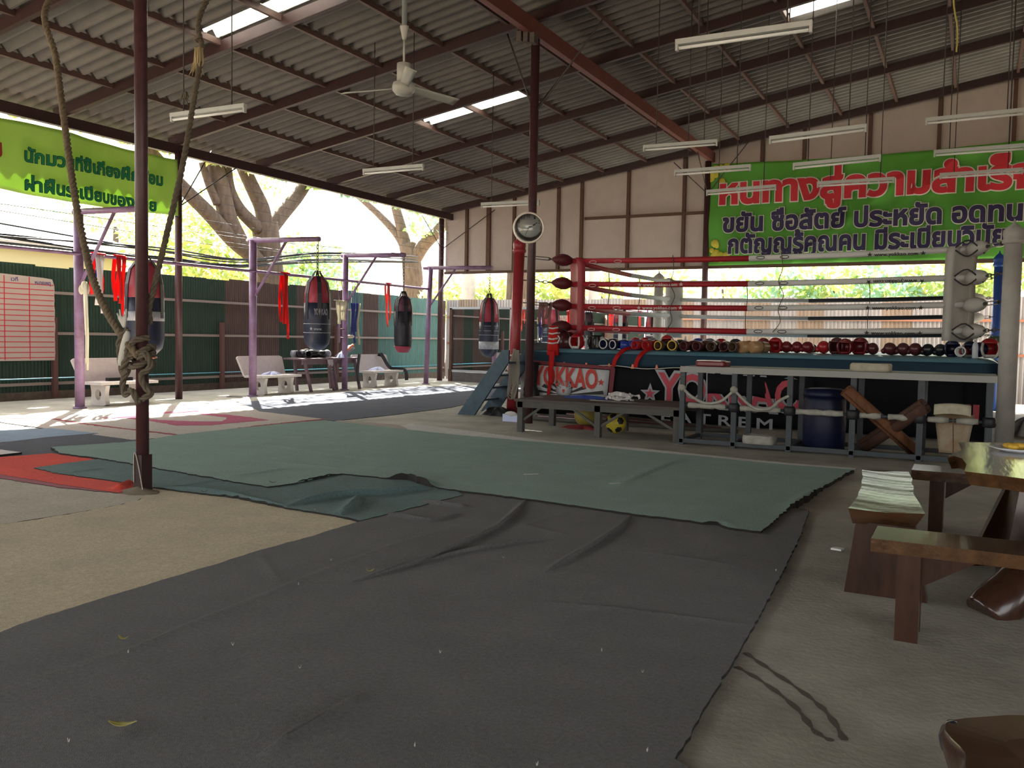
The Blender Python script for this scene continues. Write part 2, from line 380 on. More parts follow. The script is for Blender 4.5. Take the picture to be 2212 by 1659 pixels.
tree('forked_tree', 'big forked brown trunk tree leaning behind the green tin fence', [
    ([g0, q(585, 640), q(580, 560), q(572, 480)], .50, .42),
    ([q(585, 620, TX), q(552, 560), q(500, 515), q(452, 462), q(392, 402), q(345, 350), q(300, 290)], .30, .16),
    ([q(515, 520), q(492, 470), q(478, 410), q(462, 350), q(450, 280)], .30, .24),
    ([q(560, 495), q(520, 455), q(496, 410), q(488, 350)], .22, .16),
    ([q(572, 490), q(566, 450), q(548, 410), q(525, 360), q(505, 300)], .27, .20),
    ([q(580, 500), q(610, 462), q(645, 420), q(672, 375), q(700, 320)], .26, .20),
    ([q(470, 440), q(452, 400), q(436, 350)], .14, .10)],
    [(q(455, 520, -23), (1.6, 2.2, 1.4), 700), (q(400, 590, -23), (1.6, 2.2, 1.0), 700), (q(500, 590, -23), (1.5, 2, 1.0), 500), (q(520, 400, -22.5), (1.2, 2.2, 1.2), 220), (q(610, 340, -22), (1.5, 2.5, 1.0), 260),
     (q(650, 565, -23), (1.2, 2.0, 1.1), 650), (q(350, 480, -23), (1.5, 2, 1.5), 500),
     *[((-19.8, 9.6 + 1.5 * k, 6.85), (.45, 1.1, .50), 620) for k in range(8)], ((-19.8, 19.6, 8.4), (1.3, 2.6, 1.0), 260)], M_bark, [M_leafy, M_leaf])  # high clumps: leaf band above the view, added to shade the benches
q2 = lambda px, py: at(px, py, 1, 34.0)
g1 = q2(893, 650); g1.z = -.3
tree('twin_tree', 'pale twin limbed tree standing against the glare beside the back corner', [
    ([g1, q2(893, 640), q2(888, 560), q2(880, 530)], .55, .42),
    ([q2(885, 560), q2(860, 510), q2(820, 465), q2(770, 420)], .22, .14), ([q2(882, 550), q2(866, 490), q2(850, 430)], .30, .20), ([q2(890, 570), q2(915, 530), q2(945, 500), q2(970, 470)], .34, .24)],
    [(q2(925, 480), (1.2, 1, .9), 160), *[((-19.8, 21.6 + 1.5 * k, 6.85), (.45, 1.1, .50), 420) for k in range(7)], ((-19.8, 25.4, 8.2), (1.3, 3.0, 1.1), 420), ((-20.2, 29.4, 8.6), (1.5, 2.4, 1.4), 500)], M_bark, [M_leaf, M_leafb], size=.2)  # the high rows carry on that unseen leaf band, added for its shade
for i, (px, py, x, rr, n, lab, ms) in enumerate([
        (250, 490, -27, (2.6, 3.0, 1.6), 1000, 'blue green tree behind the tiled house roof', [M_leafb, M_leaf]),
        (120, 500, -31, (2, 3, 1.6), 500, 'yellow green tree at the gable of the tiled house', [M_leafy, M_leaf]),
        (690, 590, -22, (1.2, 2.4, 1.2), 1000, 'bushy green tree behind the hanging bag with red top', [M_leaf, M_leafb])]):
    c = at(px, py, 0, x); g = Vector((c.x, c.y, -.25))
    tree('garden_tree', lab, [([g, (c.x, c.y, c.z * .5), c], .2, .08)], [(c, rr, n)], M_barkd, ms)
for i, (px, y, z, rr, n, ms) in enumerate([(965, 31, 3.0, (1.3, 1, 1.0), 500, [M_leafy, M_leaf]), (1075, 30.5, 2.9, (1.6, 1, 1.0), 1100, [M_leafy, M_leaf]), (1190, 30.5, 3.2, (1.3, 1, 1.0), 800, [M_leafy, M_leaf]), (1300, 31, 3.2, (.9, 1, .9), 400, [M_leaf, M_leafy]),
        (1430, 32, 3.6, (1.3, 1, .9), 300, [M_leafy, M_leaf]), (1560, 31, 3.3, (.9, 1, .8), 160, [M_leaf, M_leafy]), (1700, 30.5, 3.0, (1.6, 1, 1.1), 900, [M_leaf, M_leafb]), (1800, 31, 3.3, (1.4, 1, 1.0), 520, [M_leaf, M_leafy]), (1930, 31, 3.0, (1.7, 1, 1.2), 900, [M_leafb, M_leaf]), (2060, 31, 3.2, (1.5, 1, 1.2), 800, [M_leaf, M_leafy]), (2200, 31, 3.3, (1.6, 1, 1.2), 800, [M_leaf, M_leafy])]):
    p = at(px, 640, 1, y); c = Vector((p.x, y, z)); g = Vector((p.x, y, -.25))
    tree('bush', 'leafy bush over the far zinc fence, %s from the back corner' % ordinal(i), [([g, (c.x + .1, y, 1.2), c], .1, .04)], [(c, rr, n)], M_barkd, ms, 'bush', .17)
for px, r in ((1012, .27), (1283, .2)):
    p = at(px, 620, 1, 29.5); b = MB(); b.tube([(p.x, 29.5, -.3), (p.x, 29.5, 7.5)], r, 12)
    tag(b.build('utility_pole', M_conc2), 'pale concrete pole behind the zinc fence near the %s' % ('hanging bag' if px < 1100 else 'red corner pad'), 'pole')
p = at(1115, 640, 1, 29.0); b = MB(); b.tube(spline([(p.x - .1, 29, -.3), (p.x, 29, 3), (p.x + .15, 29, 7)]), [.4] * 17, 10)
tag(b.build('tree_trunk', M_bark), 'bare brown tree trunk behind the far fence beside the red post', 'tree')

# house behind the fence
t = thing('tiled_house', 'pale yellow house with a low tiled roof behind the left fence', 'house', (-27, 14, -.22))
a1 = at(-60, 462, 0, -26); a2 = at(285, 555, 0, -24); e1 = at(-60, 545, 0, -24)
b = MB(); zr0 = at(285, 555, 0, -24).z; y1 = a2.y; z1 = 5.6
b.prism([(-23.6, 4, zr0), (-23.6, y1 + .3, zr0), (-28, y1 - 3.4, zr0 + 2.2), (-28, 4, zr0 + 2.2)], (0, 0, .08))
b.prism([(-23.6, y1 + .3, zr0), (-32, y1 + .3, zr0), (-28, y1 - 3.4, zr0 + 2.2)], (0, 0, .08))
b.build('roof', mat('roof_tile', (.52, .46, .42), .75, noise=.3, nscale=10), t)
b = MB(); b.box((-31.5, 4, -.22), (-24.2, y1 - .3, zr0)); b.build('wall', mat('cream_wall', (.62, .55, .33), .8), t)
for yy in (9.3, 10.6, 12.4):
    b = MB(); b.box((-24.22, yy, zr0 - 1.3), (-24.16, yy + .7, zr0 - .25)); b.build('window', mat('grey_louvre', (.35, .36, .36), .5), t)

# cables along the street
for k in range(9):
    rnd = random.Random(k); z0 = rnd.uniform(-.16, .14); pts = []
    A = at(-40, 505, 0, -18.6); B2 = at(340, 548, 0, -18.6); C2 = at(520, 568, 0, -18.6); D2 = at(700, 555, 0, -18.6); E2 = at(900, 560, 0, -18.6)
    for j, p in enumerate((A, B2, C2, D2, E2)): pts.append(p + V(rnd.uniform(-.08, .08), 0, z0 + rnd.uniform(-.05, .05) + (rnd.uniform(-.15, .25) if j == 0 else 0)))
    b = MB(); b.tube(spline(pts, 8), .018 + .008 * rnd.random(), 6)
    tag(b.build('street_cable', M_black), 'black street cable sagging in the bundle above the fence', 'cable', 'black cables bundled above the fence')
for k in range(8):
    z = 4.98 - .21 * k; b = MB(); b.tube([(-15.12, 13.1, z), (-15.12, 18.5, z - .03 - .01 * (k % 3)), (-15.12, 24.0, z)], .0045, 5)
    tag(b.build('strung_wire', M_steelw), 'thin bright wire strung under the eave, %s from the top' % ordinal(k), 'wire', 'wires strung under the eave')
for k, (p0, p1) in enumerate((((0, 440), (870, 548)), ((0, 455), (760, 560)))):
    A = at(*p0, 0, -16.2); B2 = at(*p1, 0, -16.2); b = MB(); b.tube([A, (A + B2) / 2 - V(0, 0, .12), B2], .008, 5)
    tag(b.build('thin_wire', M_wire), '%s dark wire running along the opening over the fence' % ('upper' if k == 0 else 'lower'), 'wire')
# ------------------------------------------------------------------ steel columns
def column(name, label, x, y, top, r, braces, sleeve=False):
    t = thing(name, label, 'column', (x, y, 0))
    b = MB(); b.tube([(x, y, 0), (x, y, top)], r, 18); b.build('pipe', M_col, t)
    for p in braces: b = MB(); b.tube(p, .014, 6); b.build('brace', M_wire, t)
    if sleeve:
        b = MB(); b.box((x - .056, y - .056, 0), (x + .056, y + .056, .34)); b.build('base_sleeve', M_beam, t)
        b = MB(); S = spline([(x - .04, y - .062, .09), (x - .04, y - .062, .32), (x - .015, y - .064, .352), (x + .03, y - .065, .22), (x + .1, y - .08, .02)], 6)
        b.tube(S, .005, 6); b.build('tied_strap', mat('pale_strap', (.45, .40, .33), .8), t)
        b = MB(); b.sheet(lambda u, v: (x + .02 + (u - .5) * .44 * math.sin(math.pi * (.1 + .8 * v)), y - .06 + (v - .5) * .30, .012 + .05 * max(0, 1 - math.hypot((u - .5) * 2.2, (v - .5) * 2.2))), 12, 10, .01); b.build('mortar_skirt', mat('mortar', (.26, .21, .145), .95, noise=.5), t)
    return t
column('steel_column', 'maroon steel pipe column rising from the carpets with a thick rope tied to it', -6.57, 5.33, 6.45, .055, [], True)
cz = at(1150, 213, 1, 13.1)
column('steel_column', 'maroon steel pipe column carrying the round wall clock', -6.64, 13.16, 6.45, .072,
       [[(-6.64, 13.12, cz.z - .2), at(1085, 40, 0, -7.35)], [(-6.64, 13.14, cz.z - .2), (-6.6, 14.55, 6.4)], [(-6.6, 13.16, cz.z - .2), at(1302, 42, 0, -5.3)]])
column('eave_column', 'slim maroon pipe column at the eave beside the end of the green banner', -15.04, 13.13, 5.25, .075,
       [[(-15.0, 13.16, 4.15), at(470, 303, 1, 14.6)], [(-15.0, 13.16, 4.12), (-15.04, 14.8, 5.22)]])
column('corner_column', 'maroon pipe column at the corner where the eave meets the back gable', -15.39, 24.0, 5.25, .09,
       [[(-15.3, 24.0, 4.3), (-13.4, 23.95, 5.42)], [(-15.4, 24, 4.3), (-15.35, 22.8, 5.2)]])
column('gable_column', 'rust red column under the gable where the red girder ends', -6.68, 23.95, 6.4, .085,
       [[(-6.66, 23.9, 5.5), (-7.6, 23.75, 6.4)], [(-6.66, 23.9, 5.5), at(1618, 305, 1, 23.75)], [(-6.66, 23.88, 5.5), (-6.6, 22.6, 6.4)]])
b = MB(); c = at(1132, 80, 1, 12.9)
for k in range(3): b.box((c.x - .06 + .12 * k, 12.75, c.z - .1 - .03 * k), (c.x + .02 + .12 * k, 12.9, c.z + .06 - .03 * k))
tag(b.build('switch_box', M_barkd), 'small grey junction box under the girder by the clock column', 'box')

# ------------------------------------------------------------------ clock
cc = at(1142, 492, 1, 12.99)
t = thing('wall_clock', 'round wall clock with pale gold rim hung on the middle column', 'clock', (cc.x, cc.y, cc.z))
yaw = R(30); Mc = Matrix.Rotation(yaw, 3, 'Z') @ Matrix.Rotation(R(90), 3, 'X')   # local z looks towards the camera
rr = .262
def ring(b, r0, r1, z0, z1, n=48):
    pr = [(r0, z0), (r1, z0), (r1 + .012, (z0 + z1) / 2), (r1, z1), (r0, z1)]; vs = []
    for r_, z_ in pr:
        for k in range(n): a = 2 * math.pi * k / n; vs.append(Mc @ V(r_ * math.cos(a), r_ * math.sin(a), z_) + cc)
    m = len(pr); b.add(vs, [(i * n + k, i * n + (k + 1) % n, ((i + 1) % m) * n + (k + 1) % n, ((i + 1) % m) * n + k) for i in range(m) for k in range(n)], True)
b = MB(); ring(b, rr - .032, rr - .010, -.02, .035); b.build('rim', mat('pale_gold', (.85, .76, .66), .35, .1), t)
b = MB(); b.lathe(cc, [(rr - .02, -.02), (rr - .02, .0)], 48, Mc); dial = b.build('dial', mat('dial_white', (.60, .62, .60), .5), t)
Ux = Mc @ V(1, 0, 0); Uy = Mc @ V(0, 1, 0); Un = Mc @ V(0, 0, 1)
for h in range(1, 13):
    a = 2 * math.pi * h / 12; p = cc + (Ux * math.sin(a) + Uy * math.cos(a)) * .195 + Un * .001
    w = .045 if h > 9 else .025; lettering('numeral', str(h), M_black, dial, p - Ux * w / 2 - Uy * .025, Ux * w, Uy, .05, .015, .001)
for ang, ln, w in ((62, .12, .008), (58, .17, .005), (205, .14, .003)):
    a = R(ang); d = Ux * math.sin(a) + Uy * math.cos(a); b = MB(); b.bar(cc + Un * .006 - d * .03, cc + Un * .006 + d * ln, w * 2, .003, Un); b.build('hand', M_black, dial)
mg = mat('clock_glass', (1, 1, 1), .02); nn = mg.node_tree; gl = nn.nodes.new('ShaderNodeBsdfGlossy'); gl.inputs['Roughness'].default_value = .02
tp = nn.nodes.new('ShaderNodeBsdfTransparent'); mx = nn.nodes.new('ShaderNodeMixShader'); fr = nn.nodes.new('ShaderNodeFresnel'); fr.inputs[0].default_value = 1.6
nn.links.new(fr.outputs[0], mx.inputs[0]); nn.links.new(tp.outputs[0], mx.inputs[1]); nn.links.new(gl.outputs[0], mx.inputs[2]); nn.links.new(mx.outputs[0], nn.nodes['Material Output'].inputs[0])
b = MB(); b.lathe(cc, [(.001, .012), (rr - .024, .012), (rr - .024, .015), (.001, .016)], 48, Mc); b.build('glass', mg, t)

# ------------------------------------------------------------------ bag stands, rail, bags
for i, (y, h, xa, l) in enumerate([(6.3, 3.56, -12.9, 'purple bag stand nearest the road, seen only in the wall mirror'), (10.42, 3.60, -12.75, 'purple bag stand beside the ruled white chart, nearest of the row'), (14.78, 3.54, -12.60, 'purple bag stand between the first and second white benches'),
                                (18.07, 3.50, -12.66, 'purple bag stand at the leggy table heaped with gloves'), (21.9, 3.48, -12.30, 'pale purple bag stand nearest the mirror corner')]):
    x = -14.53; t = thing('bag_stand', l, 'stand', (x, y, 0))
    tx = .12 if i == 4 else 0
    b = MB(); b.tube([(x, y, 0), (x + tx, y, h)], .085 if i < 3 else .075, 16); b.build('post', M_purple, t)
    b = MB(); b.tube([(x - .12, y, h), (xa, y, h - .04)], .055, 12); b.build('arm', M_purple, t)
    b = MB(); b.tube([(x + .03, y, 2.25), (-13.55, y, h - .06)], .03, 8); b.build('brace', M_purple, t)
    b = MB(); b.lathe((x, y, 0), [(.12, 0), (.12, .02), (.09, .03)], 16); b.build('foot_plate', M_purple, t)
b = MB(); b.tube([(-14.48, 4.5, 2.80), (-14.48, 10.42, 2.83), (-14.48, 18.07, 2.85), (-14.45, 21.9, 2.85)], .035, 10)
tag(b.build('stretch_rail', M_purple), 'long purple pipe rail joining the bag stands above head height', 'rail')

M_bagn = mat('navy_vinyl', (.022, .028, .055), .42, noise=.3, nscale=6, bump=.15, bscale=9)
M_bagr = mat('red_vinyl', (.30, .03, .05), .45)
M_bagk = mat('black_vinyl', (.018, .018, .024), .42, bump=.2, bscale=9)
M_band = mat('grey_tape', (.42, .43, .46), .5, noise=.35, nscale=14)
M_chain = mat('chain_steel', (.12, .11, .10), .45, .6)
def bag(label, x, y, z0, z1, r, hook, split, lower, upper, kind=0):
    t = thing('punching_bag', label, 'bag', (x, y, z0)); H = z1 - z0
    prof = [(.05, z0), (r * .55, z0 + .03 * H), (r * .9, z0 + .10 * H), (r, z0 + .2 * H), (r, z0 + .45 * H), (r * .99, split)]
    b = MB(); b.lathe((x, y, 0), prof, 28); b.build('body', lower, t)
    b = MB(); b.lathe((x, y, 0), [(r * .99, split), (r * .95, split + (z1 - split) * .35), (r * .8, split + (z1 - split) * .75), (r * .42, z1 - .02), (r * .3, z1)], 28); tp_ = b.build('top_panel', upper, t)
    for k in range(6):
        a = 2 * math.pi * k / 6 + .35; c = math.cos(a); s_ = math.sin(a); b = MB()
        S = [(r * 1.005, split - .35 * (kind == 0)), (r * 1.0, split), (r * .965, split + (z1 - split) * .35), (r * .815, split + (z1 - split) * .75), (r * .44, z1 - .01), (.05, z1 + .12)]
        P = [V(x + c * q_, y + s_ * q_, z_) for q_, z_ in S]
        for p, n in zip(P[:-1], P[1:]): b.bar(p, n, .085 if p != P[-2] else .03, .014, V(c, s_, 0))
        b.build('strap', M_bagk, tp_)
    b = MB(); zc = hook - .02; n = max(3, int((zc - z1 - .1) / .075)); zz = [zc - (zc - z1 - .1) * k / n for k in range(n + 1)]
    for k in range(n):
        m = (zz[k] + zz[k + 1]) / 2; h = (zz[k] - zz[k + 1]) * .62; ax = V(1, 0, 0) if k % 2 else V(0, 1, 0)
        b.tube([V(x, y, m) + ax * (.022 * math.cos(2 * math.pi * j / 10)) + V(0, 0, h * math.sin(2 * math.pi * j / 10)) for j in range(10)], .008, 5, closed=True)
    b.build('chain', M_chain, t)
    return t
def band(t, x, y, r, za, zb, m, name='band'):
    b = MB(); b.lathe((x, y, 0), [(r, za), (r + .006, za), (r + .006, zb), (r, zb)], 28); return b.build(name, m, t)
bag('round bag with a red top hung from the road end stand, seen in the mirror', -12.9, 6.3, .95, 2.6, .30, 3.5, 2.05, M_bagn, M_bagr)
t = bag('wide navy punching bag with red top half hidden by the roped column', -12.78, 10.42, .98, 2.66, .325, 3.54, 2.02, M_bagn, M_bagr); band(t, -12.78, 10.42, .322, 1.62, 1.78, M_band)
b = MB(); b.lathe((-12.78, 10.42, 0), [(.2, 1.0), (.21, .98), (.05, .95)], 20); b.build('bottom_patch', mat('orange_vinyl', (.5, .16, .06), .5), t)
t = bag('navy punching bag with red top and small white lettering by the second bench', -12.65, 14.78, 1.08, 2.70, .285, 3.48, 2.12, M_bagn, M_bagr)
for za in (1.47, 1.66): band(t, -12.65, 14.78, .285, za, za + .012, M_band, 'white_line')
def onbag(t, x, y, r, body, a0, wid, z, ch, m):
    def fn(p):
        s_ = (p.x - x) / r; d = y - p.y
        return V(x + (r + .004 + d) * math.sin(a0 + s_), y - (r + .004 + d) * math.cos(a0 + s_), p.z)
    return lettering('lettering', body, m, t, (x, y, z), (wid, 0, 0), (0, 0, 1), ch, .02, .004, fn=fn)
onbag(t, -12.65, 14.78, .285, 'YOKKAO', .48, .30, 1.86, .13, M_band)
onbag(t, -12.65, 14.78, .285, '★ www.', .15, .26, 1.53, .07, M_band)['label'] = 'white star and web lettering round the bag'
t = bag('slim black punching bag with a dark red base beside the pink hand wraps', -12.69, 18.07, 1.03, 2.44, .225, 3.44, 2.05, M_bagk, mat('dark_red_vinyl', (.10, .03, .05), .45), 0)
b = MB(); b.lathe((-12.69, 18.07, 0), [(.05, 1.02), (.14, 1.025), (.212, 1.16), (.223, 1.18)], 24); b.build('base_cap', M_bagr, t)
t = bag('navy punching bag with red top and a grey band in front of the mirror', -12.38, 21.9, .86, 2.58, .285, 3.42, 1.88, M_bagn, M_bagr); band(t, -12.38, 21.9, .284, 1.10, 1.32, M_band)
for za in (1.62, 1.76, 1.5): band(t, -12.38, 21.9, .285, za, za + .01, M_band, 'tape_line')

M_wr = mat('red_cloth', (.62, .012, .012), .75, trans=.35); M_wp = mat('pink_red_cloth', (.65, .12, .10), .75, trans=.35); M_wb = mat('navy_cloth', (.03, .04, .20), .75, trans=.2)
M_ww = mat('white_cloth', (.74, .72, .70), .8, trans=.2); M_ycl = mat('cream_cloth', (.70, .66, .52), .8, trans=.3)
def wraps(label, px, y_, x, zt, drops, mats, w=.09, group=None, spread=.042):
    t = thing('hand_wraps', label, 'hand wraps', (x, y_, zt))
    for k, d in enumerate(drops):
        b = MB(); yy = y_ + (k - (len(drops) - 1) / 2) * spread
        cloth_strip(b, (x + .045 * (1 if k % 2 else -1), yy, zt + .03), d, w, (0, 1, 0), .018, seed=k + int(px), n=10)
        b.build('wrap', mats[k % len(mats)], t)
    b = MB(); 
    for k in range(len(drops)):
        yy = y_ + (k - (len(drops) - 1) / 2) * spread; b.sheet(lambda u, v: (x + .055 * math.cos(math.pi * u), yy + (v - .5) * w, zt + .02 + .04 * math.sin(math.pi * u)), 8, 1, .006)
    b.build('fold_over_rail', mats[0], t)
    return t
q_ = lambda px: at(px, 570, 0, -14.48).y
wraps('striped red white and blue hand wraps hung over the purple rail', 215, q_(212), -14.48, 2.83, [.75, .95, .7, 1.1, .8], [M_wr, M_ww, M_wb, M_ww])
wraps('bright red hand wraps hung on the rail left of the roped column', 257, q_(257), -14.48, 2.83, [.85, .9, .75, 1.15], [M_wr])
wraps('long bright red hand wraps hung on the rail by the second bench', 615, q_(615), -14.48, 2.84, [1.15, 1.2, 1.1, 1.55, 1.2], [M_wr])
wraps('pink red hand wraps hanging in the glare beside the slim black bag', 838, q_(838), -14.46, 2.85, [.75, 1.0, 1.2], [M_wp])
wraps('red hand wraps on the rail end toward the road, seen in the mirror', 3, 7.4, -14.48, 2.82, [.9, 1.1, .9, 1.2], [M_wr])
c = at(178, 615, 1, 10.3); b = MB()
b.ball((c.x + .06, 10.30, c.z - .02), (.07, .06, .09), 10); b.ball((c.x + .14, 10.29, c.z - .08), (.05, .05, .10), 10); b.ball((c.x - .03, 10.30, c.z - .09), (.05, .05, .09), 10)
for k in range(3): cloth_strip(b, (c.x + .12 + .02 * k, 10.27, c.z), 1.3 + .12 * k, .07, (1, 0, 0), .015, seed=k)
tag(b.build('knotted_cloth', M_ycl), 'cream cloth knotted round the purple stand by the white chart', 'cloth')

# ------------------------------------------------------------------ ruled chart on the fence
t = thing('training_chart', 'white ruled chart board with red lines fixed to the green fence', 'chart', (-17.0, 10.6, .83))
b = MB(); ya, yb_ = 8.6, 11.64
rndp = random.Random(3); Pl = [(-17.0, ya, .80), (-17.0, yb_ - .02, .80)] + [(-17.0, yb_ - .02 * rndp.random(), .85 + .1 * k) for k in range(1, 16)] + [(-17.0, yb_ - .06, 2.48), (-17.0, yb_ - .25, 2.50), (-17.0, ya, 2.60)]
b.prism(Pl, (-.02, 0, 0)); brd = b.build('board', mat('board_white', (.52, .44, .42), .6, noise=.1, nscale=2), t)
b = MB()
for k in range(15): z = .86 + .107 * k; b.box((-16.998, ya, z - .008), (-16.994, yb_ - .03, z + .008))
for yy in (10.56, 11.08): b.box((-16.998, yy - .008, .82), (-16.993, yy + .008, 2.5))
b.build('red_ruling', mat('red_ruling', (.55, .03, .05), .7), brd)
Mi = mat('blue_ink', (.05, .05, .20), .7)
lettering('lettering', 'เวที', Mi, brd, (-16.996, 10.70, 2.40), (0, .14, 0), (0, 0, 1), .06, .02, .002, ref='ว')
lettering('lettering', 'หมายเหตุ', Mi, brd, (-16.996, 11.20, 2.36), (0, .34, 0), (0, 0, 1), .06, .02, .002, ref='ม')

# ------------------------------------------------------------------ white concrete benches
M_ben = mat('bench_terrazzo', (.62, .57, .54), .6, noise=.15, nscale=9)
def bench(label, x0, y0, y1):
    t = thing('concrete_bench', label, 'bench', (x0, y0, 0)); D = .52; L = y1 - y0
    b = MB(); b.prism([(x0 + .02, y0, .40), (x0 + D, y0 + .08, .40), (x0 + D, y1 - .02, .40), (x0 + .02, y1, .40)], (0, 0, .055)); b.build('seat', M_ben, t)
    b = MB(); tl = V(-.16, 0, .46); P = [V(x0 + .04, y0 - .0, .44), V(x0 + .04, y1 - .06, .44), V(x0 + .04, y1 - .03, .44) + tl * .93, V(x0 + .04, y1 - .12, .44) + tl, V(x0 + .04, y0 - .04, .44) + tl, V(x0 + .04, y0 - .09, .44) + tl * .93]
    b.prism(P, (-.05, 0, -.015)); b.build('backrest', M_ben, t)
    for yy in (y0 + .18, y1 - .36):
        w = .23; out = []; inn = []; xc = x0 + .28; N = 28
        side = lambda z: w - .035 * math.sin(math.pi * min(1, max(0, z / .4)))
        for k in range(N):
            a = 2 * math.pi * k / N; inn.append((xc + .085 * math.cos(a), .205 + .105 * math.sin(a)))
            # outer outline met along the same direction
            dx, dz = math.cos(a), math.sin(a); lo = 1e9
            zc = .205
            for s_ in [j * .004 for j in range(1, 120)]:
                x_, z_ = dx * s_, zc + dz * s_
                if abs(x_) > side(z_) or z_ < 0 or z_ > .40: lo = s_; break
            out.append((xc + dx * lo, min(.40, max(0, zc + dz * lo))))
        vs = []
        for e in (0, .09):
            vs += [(x_, yy + e, z_) for x_, z_ in out] + [(x_, yy + e, z_) for x_, z_ in inn]
        fs = []
        for k in range(N):
            j = (k + 1) % N
            fs += [(k, j, N + j, N + k), (2 * N + j, 2 * N + k, 3 * N + k, 3 * N + j), (k, 2 * N + k, 2 * N + j, j), (N + j, 3 * N + j, 3 * N + k, N + k)]
        b = MB(); b.add(vs, fs); b.build('leg', M_ben, t)
    return t
bench('white concrete bench behind the roped column, below the striped wraps', -15.12, 10.85, 12.25)
bench('white concrete bench beside the second purple stand, a white cloth on it', -15.06, 15.02, 16.45)
bench('white concrete bench with a black belt trailing over its backrest', -15.06, 19.25, 20.80)
bench('white concrete bench toward the road, seen only in the mirror', -15.1, 5.2, 6.6)
b = MB(); b.box((-14.98, 11.3, .455), (-14.88, 11.85, .52)); tag(b.build('black_case', M_black), 'slim black case lying on the nearest concrete bench', 'case')
def heap(name, label, cat, c, r, m, seed=0, flat=.5, n=22):
    rnd = random.Random(seed); ph = [rnd.random() * 6 for _ in range(6)]
    def f(u, v):
        a = 2 * math.pi * u; k = v; rad = (1 - k) ** .6
        w = 1 + .22 * math.sin(3 * a + ph[0]) + .14 * math.sin(5 * a + ph[1]) + .08 * math.sin(9 * a + ph[5])
        h = r[2] * (1 - rad ** 2) * (1 + .35 * math.sin(4 * a + ph[2] + 5 * k) * (1 - k) + .25 * math.sin(7 * a + ph[3]) * (1 - k))
        return V(c[0] + r[0] * rad * w * math.cos(a), c[1] + r[1] * rad * w * math.sin(a), c[2] + h * flat * 2)
    b = MB(); b.grid(f, n * 2, 10); vs = [f(i / (n * 2), 0) for i in range(n * 2)]
    b.add(vs, [tuple(range(n * 2))[::-1]]); return tag(b.build(name, m), label, cat)
M_paleb = mat('pale_blue_cloth', (.55, .60, .80), .85)
heap('folded_cloth', 'white cloth lying on the second concrete bench', 'cloth', (-14.85, 15.75, .455), (.13, .28, .08), M_paleb, 3)
heap('folded_cloth', 'white cloth lying on the bench with the black belt', 'cloth', (-14.85, 19.95, .455), (.14, .3, .1), M_paleb, 4)
b = MB(); S = spline([(-15.12, 20.35, .84), (-15.08, 20.36, .925), (-15.0, 20.4, .8), (-14.86, 20.5, .53), (-14.7, 20.65, .475), (-14.54, 20.78, .46), (-14.5, 20.83, .36), (-14.5, 20.85, .16)], 6)
for p, n in zip(S[:-1], S[1:]): b.bar(p, n, .12, .014, V(1, -.3, .5))
tag(b.build('black_belt', M_black), 'black cloth belt draped over the third concrete bench', 'belt')

# ------------------------------------------------------------------ leggy wooden table heaped with gloves
t = thing('wooden_table', 'worn purple brown table on splayed legs heaped with gloves by the fence', 'table', (-14.9, 17.0, 0))
M_tab = mat('worn_purple_wood', (.19, .12, .14), .7, noise=.4, nscale=6)
zt = .80; yA, yB = 16.55, 18.65
b = MB(); b.box((-15.25, yA, zt), (-14.55, yB, zt + .04)); b.build('top', M_tab, t)
for x, y, dx, dy_ in ((-14.65, yA + .1, .12, .12), (-14.6, yA + .95, .1, .12), (-14.6, yB - .1, .1, .12), (-15.15, yA + .3, 0, .1), (-15.15, yB - .5, 0, .12), (-14.62, yA + 1.15, .06, .1)):
    b = MB(); b.bar((x, y, zt), (x + dx, y + dy_, 0), .06, .06); b.build('leg', M_tab, t)
b = MB(); b.box((-14.7, yA + .05, zt - .12), (-14.64, yB - .05, zt)); b.build('apron', M_tab, t)
b = MB(); cloth_strip(b, (-14.56, yA + .98, zt + .045), .22, .22, (0, 1, 0), .01, 5); b.sheet(lambda u, v: (-14.56 - .3 * u, yA + .87 + .22 * v, zt + .05 + .006 * math.sin(9 * u)), 6, 3, .008)
tag(b.build('rag', mat('grey_rag', (.38, .33, .33), .9)), 'grey rag hanging over the front edge of the glove table', 'cloth')
